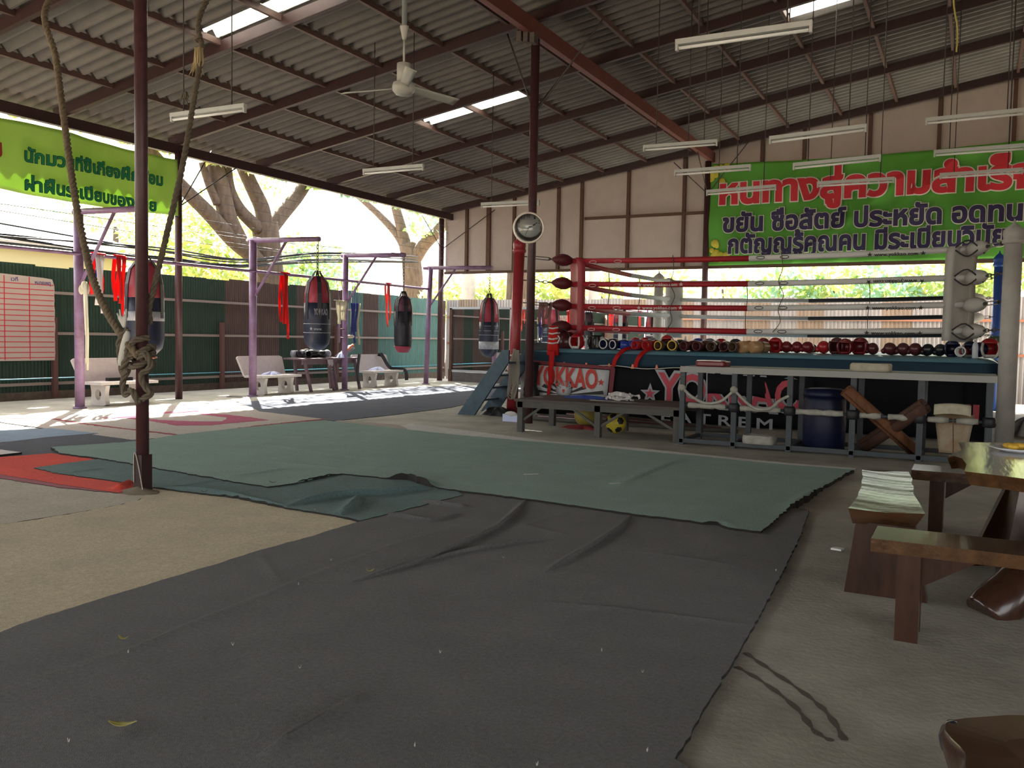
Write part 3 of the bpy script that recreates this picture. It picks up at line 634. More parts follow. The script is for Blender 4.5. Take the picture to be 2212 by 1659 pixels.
# ------------------------------------------------------------------ gloves, headguards, pads (built at the origin, then stood in place)
GM = {n: mat('leather_' + n, c, .28, spec=.5, noise=.2, nscale=9) for n, c in dict(red=(.42, .015, .02), darkred=(.17, .012, .018), maroon=(.09, .018, .022), black=(.014, .014, .018), navy=(.012, .016, .06), blue=(.03, .06, .36),
      tan=(.42, .25, .12), brown=(.10, .055, .035), white=(.70, .68, .66), yellow=(.70, .48, .05), grey=(.25, .26, .29), orange=(.75, .16, .03), green=(.10, .16, .10)).items()}
def glove(label, p, c, trim=None, rz=0, lie=True, s=1.0, group=None, cuffc=None, tilt=0.0, name='boxing_glove'):
    t = thing(name, label, 'glove', p, group, rz); t.scale = (s, s, s)
    if lie:    # lying, cuff opening toward -Y
        b = MB(); M = Matrix.Rotation(R(-90), 3, 'X')
        b.lathe((0, 0, .083), [(.066, -.02), (.072, .03), (.082, .08), (.086, .13), (.078, .18), (.05, .215), (.012, .228)], 18, M)
        b.build('mitt', GM[c], t, True)
        b = MB(); b.lathe((0, 0, .08), [(.045, -.02), (.056, -.15), (.063, -.16), (.071, -.155), (.072, -.08), (.066, -.005)], 18, M); cf = b.build('cuff', GM[cuffc or c], t, True)
        b = MB(); b.ball((.075, .06, .07), (.032, .085, .04), 10); b.build('thumb', GM[c], t, True)
        if trim:
            b = MB(); b.tube([(.067 * math.cos(a), -.155, .08 + .067 * math.sin(a)) for a in [2 * math.pi * k / 16 for k in range(16)]], .009, 6, True); b.build('cuff_trim', GM[trim], cf, True)
    else:      # resting on its side, knuckles toward the camera
        b = MB(); M = Matrix.Rotation(R(80), 3, 'X')
        b.lathe((0, .06, .088), [(.055, -.14), (.078, -.07), (.088, .0), (.09, .05), (.078, .10), (.045, .135), (.01, .142)], 18, M); b.build('mitt', GM[c], t, True)
        b = MB(); b.ball((-.078, .0, .06), (.036, .08, .045), 10); b.build('thumb', GM[c], t, True)
        b = MB(); b.lathe((0, .2, .075), [(.058, 0), (.072, .0), (.07, .12), (.06, .12)], 16, Matrix.Rotation(R(-90), 3, 'X')); cf = b.build('cuff', GM[cuffc or c], t, True)
        if trim:
            b = MB(); b.bar((-.06, -.075, .09), (.06, -.075, .10), .02, .012); b.build('cuff_trim', GM[trim], cf, True)
    return t
def headguard(label, p, c, trim, rz=0, s=1.0, group=None):
    t = thing('headguard', label, 'headguard', p, group, rz); t.scale = (s, s, s); n, m = 24, 12
    def pt(th, ph, r): return V(r * math.cos(ph) * math.sin(th), -r * math.cos(ph) * math.cos(th), .12 + r * 1.05 * math.sin(ph))
    b = MB(); o = [[pt(R(48) + (math.pi * 2 - R(96)) * i / n, R(-68) + R(150) * j / m, .128) for i in range(n + 1)] for j in range(m + 1)]; ii = [[V(q.x * .82, q.y * .82, .12 + (q.z - .12) * .84) for q in rw] for rw in o]
    vs = [q for rw in o for q in rw] + [q for rw in ii for q in rw]; w = n + 1; N = w * (m + 1); fs = []
    for j in range(m):
        for i in range(n): a = j * w + i; fs += [(a, a + 1, a + w + 1, a + w), (N + a + 1, N + a, N + a + w, N + a + w + 1)]
        fs += [(j * w, (j + 1) * w, N + (j + 1) * w, N + j * w), ((j + 1) * w + n, j * w + n, N + j * w + n, N + (j + 1) * w + n)]
    for i in range(n): fs += [(i + 1, i, N + i, N + i + 1), (m * w + i, m * w + i + 1, N + m * w + i + 1, N + m * w + i)]
    b.add(vs, fs, True); b.build('shell', GM[c], t, True)
    b = MB(); b.sheet(lambda u, v: pt(R(-52) + R(104) * u, R(32) + R(46) * v, .13), 10, 4, .022); b.build('brow_pad', GM[c], t, True)
    b = MB(); b.sheet(lambda u, v: pt(R(-50) + R(100) * u, R(-66) + R(22) * v, .13), 10, 3, .02); b.build('chin_pad', GM[trim], t, True)
    b = MB()
    for s_ in (-1, 1): b.tube([pt(s_ * R(50), R(-60) + R(92) * k / 8, .13) for k in range(9)], .016, 8)
    b.build('cheek_roll', GM[trim], t, True)
    return t
def pad(label, p, c, trim, rz=0, w=.22, h=.20, d=.10, group=None, name='kick_pad'):   # thick pad standing on edge with two straps
    t = thing(name, label, 'pad', p, group, rz); b = MB()
    b.sheet(lambda u, v: V((u - .5) * w * (1 - .25 * v * v), -.04 * math.cos(math.pi * (u - .5)) - .01, h * v), 8, 6, V(0, -d, 0)); b.build('body', GM[c], t, True)
    for x in (-w * .25, w * .25):
        b = MB(); b.tube([(x, -.05 - .05 * math.sin(math.pi * k / 8), h * (.15 + .7 * k / 8)) for k in range(9)], .012, 6); b.build('strap', GM[trim], t, True)
    return t

# ------------------------------------------------------------------ the boxing ring
XL, XR, YF, YBk, ZC = -7.5, .35, 14.85, 22.35, 1.27
ringo = thing('boxing_ring', 'raised boxing ring with blue canvas, four corner posts and red, white and black ropes', 'boxing ring', ((XL + XR) / 2, 18.6, 0))
M_canv = mat('canvas_blue', (.15, .36, .46), .33, noise=.25, nscale=2); M_apron = mat('apron_blue', (.007, .034, .062), .75)
M_dk = mat('dark_skirt', (.010, .010, .013), .8, noise=.3, nscale=3, spec=.15)
b = MB(); b.box((XL + .12, YF + .12, .0), (XR - .12, YBk - .12, .98)); b.build('platform', M_dk, ringo)
def canv(u, v):
    x = XL + (XR - XL) * u; y = YF + (YBk - YF) * v; e = min(x - XL, XR - x, y - YF, YBk - y); return V(x, y, ZC - .09 * math.exp(-e / .12))
us = sorted(set([0, .01, .02, .035, .05, .08] + [.1 * k for k in range(1, 10)] + [.92, .95, .965, .98, .99, 1]))
b = MB(); n = len(us); b.add([canv(u, v) for v in us for u in us], [(j * n + i, j * n + i + 1, (j + 1) * n + i + 1, (j + 1) * n + i) for j in range(n - 1) for i in range(n - 1)], True)
b.build('canvas', M_canv, ringo)
b = MB()
def apr(p0, p1, nrm):
    b.sheet(lambda u, v: V(*p0) + (V(*p1) - V(*p0)) * u + V(*nrm) * (.02 * math.sin(u * 23) * v + .02 * (1 - v)) - V(0, 0, 1) * ((.21 + .03 * math.sin(u * 9)) * v), 40, 4, .012)
apr((XL, YF, 1.19), (XR, YF, 1.19), (0, -1, 0)); apr((XL, YBk, 1.19), (XL, YF, 1.19), (-1, 0, 0)); apr((XR, YF, 1.19), (XR, YBk, 1.19), (1, 0, 0))
b.build('apron', M_apron, ringo)
b = MB(); S = []
for k in range(60): u = k / 59; S.append((XL + (XR - XL) * u, YF - .03, .955 + .02 * math.sin(u * 37)))
b.tube(S, .008, 5); b.build('lacing_cord', M_ww, ringo)
for k in range(17):
    x = XL + .3 + k * .45; b = MB(); b.prism([(x - .03, YF - .045, .93), (x + .03, YF - .045, .93), (x + .012, YF - .045, 1.01), (x - .012, YF - .045, 1.01)], (0, .015, 0)); b.build('apron_hook', GM['orange'], ringo)
M_rp = mat('ring_red_paint', (.36, .035, .045), .35, noise=.25, nscale=5); M_wpst = mat('white_post', (.50, .48, .44), .6, noise=.3, nscale=3); M_bp = mat('ring_blue_paint', (.03, .09, .36), .4)
posts = [(-7.66, 14.48, 3.22, M_rp, 'red corner post'), (.44, 14.5, 3.12, M_wpst, 'white corner post'), (-7.42, 22.2, 3.12, M_wpst, None), (.42, 22.3, 3.42, M_bp, 'blue corner post')]
POSTO = []
for x, y, h, m, l in posts:
    r = .105 if m != M_wpst else .125; b = MB()
    tx = .10 if m == M_rp else 0
    b.tube([(x, y, 0), (x + tx, y, h - .14)], [r, r * .95], 20)
    cx = x + tx
    b.lathe((cx, y, 0), [(r * .95, h - .2), (r * 1.2, h - .18), (r * 1.2, h - .14), (r * 1.05, h - .12), (r * 1.15, h - .06), (r * 1.1, h), (r * .6, h + .06), (.02, h + .10), (.008, h + .16)], 20)
    o = b.build('corner_post', m, ringo); POSTO.append(o)
    if l: o['label'] = l
    if m == M_rp:
        for z in (1.10, 1.0): b = MB(); b.lathe((x + .035, y, 0), [(r, z), (r + .012, z), (r + .012, z + .03), (r, z + .03)], 16); b.build('tape_ring', M_ww, ringo)
RZ = [2.93, 2.49, 2.07, 1.665]
cor = {'FL': V(-6.85, 15.3, 0), 'FR': V(-.15, 15.3, 0), 'BL': V(-6.9, 21.7, 0), 'BR': V(-.15, 21.7, 0)}
M_rr = mat('rope_red', (.40, .02, .03), .5); M_rw = mat('rope_white', (.66, .66, .64), .55, noise=.12, nscale=4); M_rk = mat('rope_black', (.02, .02, .025), .5)
def rope(a, bq, z, mats, lab):
    A = cor[a] + V(0, 0, z); B2 = cor[bq] + V(0, 0, z + .02); N = len(mats); M2 = []
    for i, m in enumerate(mats):
        p0 = A.lerp(B2, i / N); p1 = A.lerp(B2, (i + 1) / N); s0 = -.05 * math.sin(math.pi * i / N); s1 = -.05 * math.sin(math.pi * (i + 1) / N)
        b = MB(); b.tube([p0 + V(0, 0, s0), p0.lerp(p1, .5) + V(0, 0, -.05 * math.sin(math.pi * (i + .5) / N)), p1 + V(0, 0, s1)], .05, 12); b.build('ring_rope', m, ringo)['label'] = lab[i]
for z in RZ:
    rope('FL', 'FR', z, [M_rr, M_rw], ['red half of a front rope', 'white half of a front rope'])
    rope('FL', 'BL', z, [M_rr, M_rw], ['red half of a left rope', 'white half of a left rope'])
    rope('BL', 'BR', z, [M_rw, M_rk], ['white half of a back rope', 'black half of a back rope'])
    rope('FR', 'BR', z, [M_rw, M_rk], ['white half of a right rope', 'black half of a right rope'])
M_ink = mat('rope_lettering_black', (.02, .02, .02), .6); M_inkw = mat('rope_lettering_white', (.62, .55, .52), .6)
for k, z in enumerate(RZ):
    zz = z - .035
    for pxc, m in ((1932, M_ink), (1425, M_inkw)):
        if m is M_inkw and k in (0, 3): continue
        flip = (k == 1 and m is M_ink); xc = at(pxc, 640, 1, 15.24).x; hw = -.43 if flip else .43
        lettering('rope_lettering', '★ www.yokkao.com ★', m, ringo, V(xc - hw, 15.243, zz - .028 + (.055 if flip else 0)), V(2 * hw, 0, 0), V(0, 0, -1 if flip else 1), .055, .022, .003, ref='k')
    for x0, m in ((-3.3, M_ink), (-2.9, M_ink), (-6.4, M_inkw), (-5.9, M_inkw)):
        b = MB(); b.tube([(x0 + .07 * math.cos(a), 15.248 + .004 * abs(math.sin(a)), zz + .025 * math.sin(a)) for a in [2 * math.pi * j / 18 for j in range(18)]], .006, 5, True); b.build('rope_emblem', M_inkw if m is M_inkw else M_ink, ringo)
M_padr = mat('corner_pad_red', (.40, .04, .06), .45, noise=.25, nscale=3); M_padw = mat('corner_pad_white', (.47, .455, .42), .6, noise=.15, nscale=3); M_padb = mat('corner_pad_blue', (.04, .09, .34), .5)
for key, m, wd in (('FL', M_padr, .42), ('FR', M_padw, .48), ('BL', M_padw, .42), ('BR', M_padw, .44)):
    c = cor[key]; inward = (V(-3.5, 18.5, 0) - V(c.x, c.y, 0)).normalized(); side = V(-inward.y, inward.x, 0)
    b = MB(); b.sheet(lambda u, v: c + side * ((u - .5) * wd) + inward * (.05 + .035 * math.cos(math.pi * (u - .5)) - .05 * (2 * v - 1) ** 6 * (1 if v > .5 else 0)) + V(0, 0, 1.52 + 1.46 * v), 8, 14, -inward * .15)
    o = b.build('corner_pad', m, ringo)
    if key == 'FR':
        b = MB(); b.bar(c + inward * -.075 + V(0, 0, 1.55), c + inward * -.075 + V(0, 0, 2.9), .01, .012); b.build('pad_seam', mat('seam_grey', (.3, .29, .27), .8), o)
    if key == 'BL':
        for zt_, big in ((2.35, 0), (1.98, 1)):
            fp = c + inward * .09 - side * .15 + V(0, 0, zt_)
            lettering('pad_lettering', 'YOKKAO', M_bagr, o, c + inward * .092 + side * -.15 + V(0, 0, zt_), side * .30, V(0, 0, 1), .07, .015, .004)
            for s_ in (-1, 1):
                for q_ in (0, 1):
                    b = MB(); base = c + inward * .09 + V(0, 0, zt_ - .15); A = base + side * (.04 * s_) + V(0, 0, .03 * q_); E_ = base + side * (.15 * s_)
                    b.prism([A, E_ + V(0, 0, .05 + .06 * q_), E_ + V(0, 0, .08 + .06 * q_)], inward * .004); b.build('pad_emblem', M_ink, o)
    px_, py_ = [(x + (.09 if mm == M_rp else 0), y) for x, y, h, mm, l in posts][['FL', 'FR', 'BL', 'BR'].index(key)]
    for k, z in enumerate(RZ):
        P0 = V(px_, py_, z + .04); P1 = c - inward * .10 + V(0, 0, z); d = (P1 - P0)
        b = MB(); b.tube([P0 + d * .1, P0 + d * .28], .012, 6)
        if k % 2:
            for j in range(4):
                m0 = P0 + d * (.28 + .09 * j); ax = V(0, 0, 1) if j % 2 else d.cross(V(0, 0, 1)).normalized(); dn = d.normalized()
                b.tube([m0 + dn * (.055 * math.cos(2 * math.pi * i / 10)) + ax * (.025 * math.sin(2 * math.pi * i / 10)) for i in range(10)], .009, 5, True)
        else:
            for s_ in (-1, 1): b.bar(P0 + d * .28 + V(0, 0, .025 * s_), P0 + d * .62 + V(0, 0, .025 * s_), .02, .014)
            b.tube([P0 + d * .28, P0 + d * .29], .03, 6); b.tube([P0 + d * .61, P0 + d * .64], .03, 6)
        b.tube([P0 + d * .6, P1], .016, 6); b.build('turnbuckle', M_chain, POSTO[['FL', 'FR', 'BL', 'BR'].index(key)])
        ml = {'FL': M_rr, 'FR': M_padw, 'BL': M_padw, 'BR': M_padw}[key]; ml = mat('turnbuckle_red', (.13, .02, .025), .5, noise=.3, nscale=8) if key == 'FL' else ml
        Mx = d.to_track_quat('Z', 'Y').to_matrix(); b = MB(); L_ = .20 if key == 'FL' else .24
        b.lathe(c - inward * .20 + V(0, 0, z + .01), [(.03, -L_), (.09, -L_ * .55), (.12, 0), (.11, L_ * .5), (.06, L_)], 12, Mx); b.build('turnbuckle_cover', ml, o)
        if key == 'FR' and k in (0, 1, 3):
            b = MB(); cq = c - inward * .16 + V(0, 0, z)
            for s_ in (-1, 1): b.tube(spline([cq + V(-.28, -.14, .02 * s_), cq + V(-.1, -.17, .12 * s_), cq + V(.12, -.14, -.08 * s_)], 4), .012, 5)
            b.build('black_tape', M_rk, ringo)
for x, m in ((-4.85, M_wire), (-2.95, mat('cord_brown', (.16, .12, .08), .8))):
    b = MB(); b.tube(spline([(x, 15.24, 2.98), (x + .03, 15.22, 2.7), (x - .03, 15.24, 2.47), (x + .06, 15.23, 2.25), (x - .02, 15.24, 2.02), (x + .02, 15.23, 1.8), (x - .1, 15.24, 1.62)], 5), .007, 6); b.build('rope_tie', m, ringo)
for y in (17.3, 19.2):
    b = MB(); b.tube(spline([(-6.9, y, 2.95), (-6.88, y + .04, 2.5), (-6.9, y, 2.07), (-6.88, y, 1.64)], 5), .01, 6); b.build('rope_tie', M_wire, ringo)
for x in (-5.0, -2.2):
    b = MB(); b.tube(spline([(x, 21.66, 2.95), (x + .03, 21.66, 2.5), (x, 21.66, 2.07), (x + .02, 21.66, 1.64)], 5), .01, 6); b.build('rope_tie', M_wire, ringo)

# vinyl banner tied along the front of the ring
t = thing('vinyl_banner', 'long black vinyl banner with a white star panel tied along the ring front', 'banner', (-4, 14.72, 0))
YB2 = 14.74; vb = lambda px, py: at(px, py, 1, YB2)
b = MB(); p0 = vb(1128, 775); p1 = vb(1800, 800)
b.sheet(lambda u, v: V(-7.4 + 7.3 * u, YB2 + .05 + .02 * math.sin(u * 31 + 2 * v), .06 + .87 * v + .015 * math.sin(u * 40) * v), 70, 5, .006); vin = b.build('vinyl', M_dk, t)
A, B2, C2, D2 = vb(1128, 786), vb(1317, 800), vb(1311, 857), vb(1122, 880)
b = MB(); b.sheet(lambda u, v: (A.lerp(B2, u)).lerp(D2.lerp(C2, u), v), 10, 4, V(0, -.006, 0)); wpan = b.build('white_panel', mat('panel_white', (.52, .53, .55), .5), t)
b = MB()
for P in (((1120, 776), (1327, 792), (1327, 799), (1120, 784)), ((1319, 795), (1329, 796), (1322, 860), (1313, 860))):
    b.prism([vb(*q_) for q_ in P], (0, .008, 0))
b.build('red_border', mat('border_dark_red', (.16, .02, .03), .6), t)
M_yr = mat('lettering_red', (.50, .045, .03), .6); M_silver = mat('lettering_silver', (.34, .35, .38), .5); M_pink = mat('lettering_pink_red', (.50, .06, .09), .6)
O = vb(1155, 829); U = vb(1290, 839) - O; lettering('lettering', 'YOKKAO', M_yr, wpan, O + V(0, -.012, 0), U, V(0, 0, 1), (vb(1155, 791).z - O.z), .035, .006)
for px, py, r in ((1148, 812, .075), (1299, 826, .07)):
    b = MB(); star(b, vb(px, py) + V(0, -.014, 0), (1, 0, 0), (0, 0, 1), r); b.build('red_star', M_yr, wpan)
b = MB(); base = vb(1218, 853)
for a0, a1, r in ((176, 168, .85), (156, 144, .5), (131, 122, .38), (112, 104, .34), (76, 68, .34), (58, 49, .38), (36, 24, .5), (12, 4, .8)):
    P = [base + V(.10 * math.cos(R(a)) , -.012, .06 * math.sin(R(a))) for a in (a0, a1)] + [base + V(r * math.cos(R(a)), -.012, .62 * r * math.sin(R(a)) + .01) for a in (a1, a0)]
    b.prism(P[::-1], (0, .004, 0))
b.build('black_rays', M_ink, wpan)
b = MB(); b.lathe(base + V(0, -.014, .10), [(.155, 0), (.16, .004), (.01, .006)], 18, Matrix.Rotation(R(90), 3, 'X')); b.build('beast_head', mat('panel_white', ()), wpan)
b = MB()
for s_ in (-1, 1):
    for k in range(4):
        P = base + V(s_ * (.05 + .03 * k), -.022, .19 - .035 * k); b.prism([P, P + V(s_ * .045, 0, .018), P + V(s_ * .05, 0, .005)][::s_], (0, -.003, 0))
    P = base + V(s_ * .045, -.022, .14); b.prism([P, P + V(s_ * .03, 0, .012), P + V(s_ * .03, 0, -.004)][::s_], (0, -.003, 0))
    P = base + V(s_ * .11, -.022, .23); b.prism([P, P + V(s_ * .035, 0, .03), P + V(s_ * .05, 0, -.02)][::s_], (0, -.003, 0))
b.build('beast_stripes', M_ink, wpan)
b = MB(); b.prism([base + V(x_, -.022, z_) for x_, z_ in ((-.03, .09), (0, .03), (.03, .09), (.02, .105), (-.02, .105))], (0, -.003, 0)); b.build('beast_mouth', M_yr, wpan)
b = MB(); star(b, vb(1405, 850) + V(0, -.02, 0), (1, 0, 0), (0, 0, 1), .19); b.build('silver_star', M_silver, vin)
b = MB(); star(b, vb(1405, 850) + V(0, -.028, 0), (1, 0, 0), (0, 0, 1), .10); b.build('red_star', M_pink, vin)
O = vb(1424, 868); U = vb(1735, 892) - O; hh = vb(1424, 805).z - O.z
lettering('lettering', 'YOKKAO', M_silver, vin, O + V(0, -.02, 0), U, V(0, 0, 1), hh, .075, .004)
lettering('lettering', 'YOKKAO', M_pink, vin, O + V(.01, -.032, .01), U * .99, V(0, 0, 1), hh * .96, .028, .004)
b = MB(); fa, fb = vb(1530, 806), vb(1760, 822); fc, fd = vb(1530, 850), vb(1760, 866)
b.sheet(lambda u, v: fc.lerp(fd, u).lerp(fa.lerp(fb, u), v) + V(0, -.05 - .02 * math.sin(7 * u), .015 * math.sin(19 * u) * (1 - v)), 24, 4, .008); b.build('folded_flap', M_dk, t)
O = vb(1430, 908); U = vb(1668, 928) - O; lettering('lettering', 'E A T R E M', M_silver, vin, O + V(0, -.02, 0), U, V(0, 0, 1), .17, .02, .004)

# ------------------------------------------------------------------ gear along the ring edge
def gx(px, y): return at(px, 745, 1, y).x
N1 = 15.12
def zc(y): return ZC - .09 * math.exp(-(y - YF) / .12)
headguard('red headguard with a white chin pad beside the red corner pad', (gx(1247, N1), N1, zc(N1)), 'red', 'white', R(-15), 1.15)
pad('black belly pad standing right of the red and white headguard', (gx(1283, N1), N1, zc(N1)), 'black', 'black', R(-20), .26, .26, .12, name='belly_pad')
glove('navy glove with white cuff ring, left of the pair next to the black pad', (gx(1311, N1), N1 + .1, zc(N1)), 'navy', 'white', R(-12), s=1.25)
glove('navy glove with white cuff ring, right of the pair next to the black pad', (gx(1333, N1), N1 + .1, zc(N1)), 'navy', 'white', R(-22), s=1.15)
glove('bright blue glove lying right of the white ringed navy pair', (gx(1356, N1), N1 + .1, zc(N1)), 'blue', None, R(-60), s=1.15)
glove('red glove right of the bright blue glove, open cuff out', (gx(1381, N1), N1 + .1, zc(N1)), 'red', None, R(-25), s=1.15)
glove('red glove left of the yellow ringed gloves', (gx(1403, N1), N1 + .1, zc(N1)), 'red', None, R(-20), s=1.15)
glove('black glove with yellow cuff ring, left of the yellow ringed pair', (gx(1430, N1), N1 + .1, zc(N1)), 'black', 'yellow', R(-18), s=1.15, cuffc='brown')
glove('black glove with yellow cuff ring, right of the yellow ringed pair', (gx(1458, N1), N1 + .1, zc(N1)), 'black', 'yellow', R(-8), s=1.25, cuffc='brown')
for i, (px, c) in enumerate([(1486, 'maroon'), (1511, 'maroon'), (1539, 'brown'), (1563, 'maroon')]):
    glove('dull maroon glove on the canvas edge, %s right of the yellow ringed pair' % ordinal(i), (gx(px, N1), N1 + .1, zc(N1)), c, None, R(-20 + 9 * i), s=1.2)
glove('black pad glove left of the tan pads', (gx(1590, N1), N1 + .1, zc(N1)), 'black', None, R(-15), s=1.2, cuffc='brown')
for i, px in enumerate((1610, 1634)):
    t = thing('thai_pad', ['tan rolled pad with dark open end, left of the tan pair', 'tan rolled pad, right of the tan pair beside the bare canvas'][i], 'pad', (gx(px, N1), N1 + .1, zc(N1)), None, R(-38))
    b = MB(); Mx = Matrix.Rotation(R(-90), 3, 'X'); b.lathe((0, 0, .10), [(.085, -.14), (.1, -.14), (.105, .0), (.09, .2), (.02, .22)], 18, Mx); b.build('body', GM['tan'], t, True)
    b = MB(); b.lathe((0, 0, .10), [(.02, -.135), (.084, -.137)], 18, Mx); b.build('open_end', GM['black'], t, True)
    b = MB(); b.tube([(.108 * math.cos(a), .05, .10 + .105 * math.sin(a)) for a in [2 * math.pi * k / 18 for k in range(18)]], .008, 6, True); b.build('strap', GM['brown'], t, True)
N2 = 15.62
for px, c, tr, lab, kind in [(1298, 'white', None, 'white glove behind the black belly pad', 'g'), (1372, 'red', 'white', 'red and white glove behind the bright blue glove', 'g'), (1393, 'red', None, 'red glove behind the pair of red gloves', 'g'), (1408, 'grey', None, 'grey glove behind the yellow ringed gloves', 'g'),
                             (1441, 'red', 'white', 'red headguard behind the yellow ringed pair', 'h'), (1507, 'blue', 'navy', 'blue glove behind the maroon gloves', 'g'), (1532, 'grey', None, 'grey black glove behind the dull maroon gloves', 'g'), (1557, 'red', 'white', 'red glove peeking behind the black pad glove', 'g'), (1588, 'black', None, 'black glove behind the tan pads', 'g')]:
    if kind == 'h': headguard(lab, (gx(px, N2), N2, ZC), c, tr, R(10), 1.1)
    else: glove(lab, (gx(px, N2), N2, ZC), c, tr, R(15 * math.sin(px)), False, 1.25)
NR = 15.75
for px, c, tr, lab, kind, s in [(1649, 'darkred', 'darkred', 'dark red headguard standing right behind the tan pads', 'h', 1.0), (1675, 'red', 'red', 'shiny red headguard at the left end of the bare canvas', 'h', 1.05), (1699, 'darkred', None, 'dark red glove touching the shiny red headguard', 'g', 1.1),
        (1722, 'darkred', None, 'left glove of the dark red pair right of the shiny red headguard', 'g', 1.1), (1744, 'darkred', None, 'right glove of the dark red pair right of the shiny red headguard', 'g', 1.1), (1779, 'red', None, 'glossy red glove left of the maroon headguards', 'g', 1.2),
        (1808, 'maroon', 'maroon', 'maroon headguard behind the red glove row', 'h', 1.1), (1826, 'darkred', 'darkred', 'dark red headguard in front of the maroon one', 'h', 1.05), (1858, 'darkred', 'darkred', 'largest dark red headguard at the middle of the canvas edge', 'h', 1.15), (1885, 'maroon', None, 'maroon glove right of the largest dark red headguard', 'g', 1.1),
        (1922, 'maroon', None, 'lone maroon glove in the row under the white rope lettering', 'g', 1.15), (1951, 'maroon', None, 'left glove of the maroon pair before the black gloves', 'g', 1.15), (1977, 'maroon', None, 'right glove of the maroon pair before the black gloves', 'g', 1.15),
        (2005, 'black', None, 'black glove, left of the two black ones', 'g', 1.1), (2032, 'black', None, 'black glove, right of the two black ones', 'g', 1.1), (2057, 'navy', 'navy', 'shiny navy headguard left of the bottle', 'h', 1.05), (2079, 'red', 'white', 'red glove with white cuff just left of the bottle', 'l', 1.1),
        (2096, 'navy', 'grey', 'navy headguard right behind the bottle', 'h', 1.0), (2118, 'navy', None, 'navy glove right of the bottle', 'g', 1.3), (2138, 'red', 'white', 'red headguard with white cheeks at the white post', 'h', 1.2)]:
    y = NR - (.35 if 2070 < px else 0) - (.12 if px == 1826 else 0); p = (gx(px, y), y, ZC)
    if kind == 'h': headguard(lab, p, c, tr, R(8 * math.sin(px)), s)
    else: glove(lab, p, c, tr, R(10 * math.sin(px * 3)), kind == 'l', s, cuffc='white' if kind == 'l' else None)
pad('dull green shield pad leaning at the right end of the canvas by the white post', (gx(2152, 15.6), 15.6, ZC), 'green', 'black', R(25), .22, .34, .08, name='shield_pad')
M_bot = mat('bottle_plastic', (.80, .84, .90), .25, trans=.5)
def bottle(label, x, y, z, h):
    t = thing('plastic_bottle', label, 'bottle', (x, y, z)); r = h * .14; b = MB()
    b.lathe((x, y, z), [(r * .9, 0), (r, .02), (r, h * .62), (r * .85, h * .72), (r * .38, h * .85), (r * .38, h * .92)], 18); b.build('body', M_bot, t)
    b = MB(); b.lathe((x, y, z), [(r * .42, h * .9), (r * .42, h), (.004, h)], 14); b.build('cap', M_white, t)
bottle('clear white bottle standing on the ring edge near the white post', gx(2107, 15.1), 15.1, zc(15.1), .30)
bottle('clear bottle standing behind the yellow ringed gloves', gx(1480, 15.5), 15.5, ZC, .26)
bottle('clear bottle beside the red and white headguard', gx(1267, 15.75), 15.75, ZC, .25)
for px, lab in ((1345, 'red strap hanging over the ring edge under the bright blue glove'), (1392, 'red strap hanging over the ring edge under the second red glove')):
    x = gx(px, 15.0); b = MB(); S = spline([(x + .12, 15.12, ZC + .03), (x + .07, 14.95, ZC + .0), (x, 14.80, 1.17), (x - .06, 14.77, 1.05), (x - .07, 14.76, .96)], 5)
    for p, n in zip(S[:-1], S[1:]): b.bar(p, n, .075, .012, V(0, -1, .3))
    tag(b.build('red_strap', M_wr), lab, 'strap')
# red corner: dark gym bag, laced red shin guard, dark cloth, hanging wraps, rope coil
t = thing('gym_bag', 'dark maroon gym bag slumped against the red corner pad', 'bag', (gx(1222, 15.25), 15.25, zc(15.2)))
b = MB(); o_ = t.location; b.lathe((o_.x, o_.y, o_.z - .02), [(.10, 0), (.19, .04), (.20, .15), (.17, .27), (.1, .33), (.02, .34)], 16); b.build('body', GM['maroon'], t)
b = MB(); b.tube([(o_.x + .15 * math.cos(a), o_.y - .16, o_.z + .2 + .16 * math.sin(a)) for a in [math.pi * k / 10 for k in range(11)]], .012, 6); b.build('handle', GM['black'], t)
t = thing('shin_guard', 'red shin guard with white laces hanging over the ring corner', 'guard', (gx(1197, 14.75), 14.75, 1.2)); x = gx(1197, 14.75)
b = MB(); b.sheet(lambda u, v: V(x + (u - .5) * (.17 + .06 * v), 14.74 - .04 * math.cos(math.pi * (u - .5)), 1.68 - .55 * v), 6, 8, .03); b.build('panel', M_wr, t)
for z in (1.64, 1.54, 1.44, 1.36): b = MB(); b.tube([(x - .09, 14.70, z), (x, 14.67, z - .01), (x + .1, 14.70, z + .01)], .016, 6); b.build('lace', M_ww, t)
b = MB(); b.tube([(x + .1, 14.70, 1.5), (x + .14, 14.69, 1.45), (x + .1, 14.70, 1.36)], .014, 6); b.build('lace', M_ww, t)
x = gx(1185, 14.66); b = MB(); cloth_strip(b, (x + .06, 14.66, 1.22), .62, .11, (1, 0, 0), .012, 4); cloth_strip(b, (x + .03, 14.655, .75), .55, .07, (1, 0, 0), .02, 8)
tag(b.build('hanging_cloth', M_wr), 'long red sash hanging down across the white star panel', 'cloth')
heap('dark_cloth', 'dark grey cloth heaped on the ring corner behind the clock column', 'cloth', (gx(1170, 15.0), 15.0, zc(15.0) - .02), (.28, .14, .14), mat('grey_cloth', (.07, .075, .08), .9), 8)
t = thing('hand_wraps', 'dull pink hand wraps hanging from the red corner ring bar', 'hand wraps', (-7.25, 14.9, 2.1))
for k, d in enumerate((.38, .5, .32, .6)):
    b = MB(); cloth_strip(b, (-7.34 + .07 * k, 14.93 + .03 * (k % 2), 2.13), d, .07, (1, 0, 0), .02, k + 60); b.build('wrap', mat('dull_pink_cloth', (.28, .13, .12), .85, trans=.15), t)
b = MB(); rc = V(-7.52, 14.3, 0)
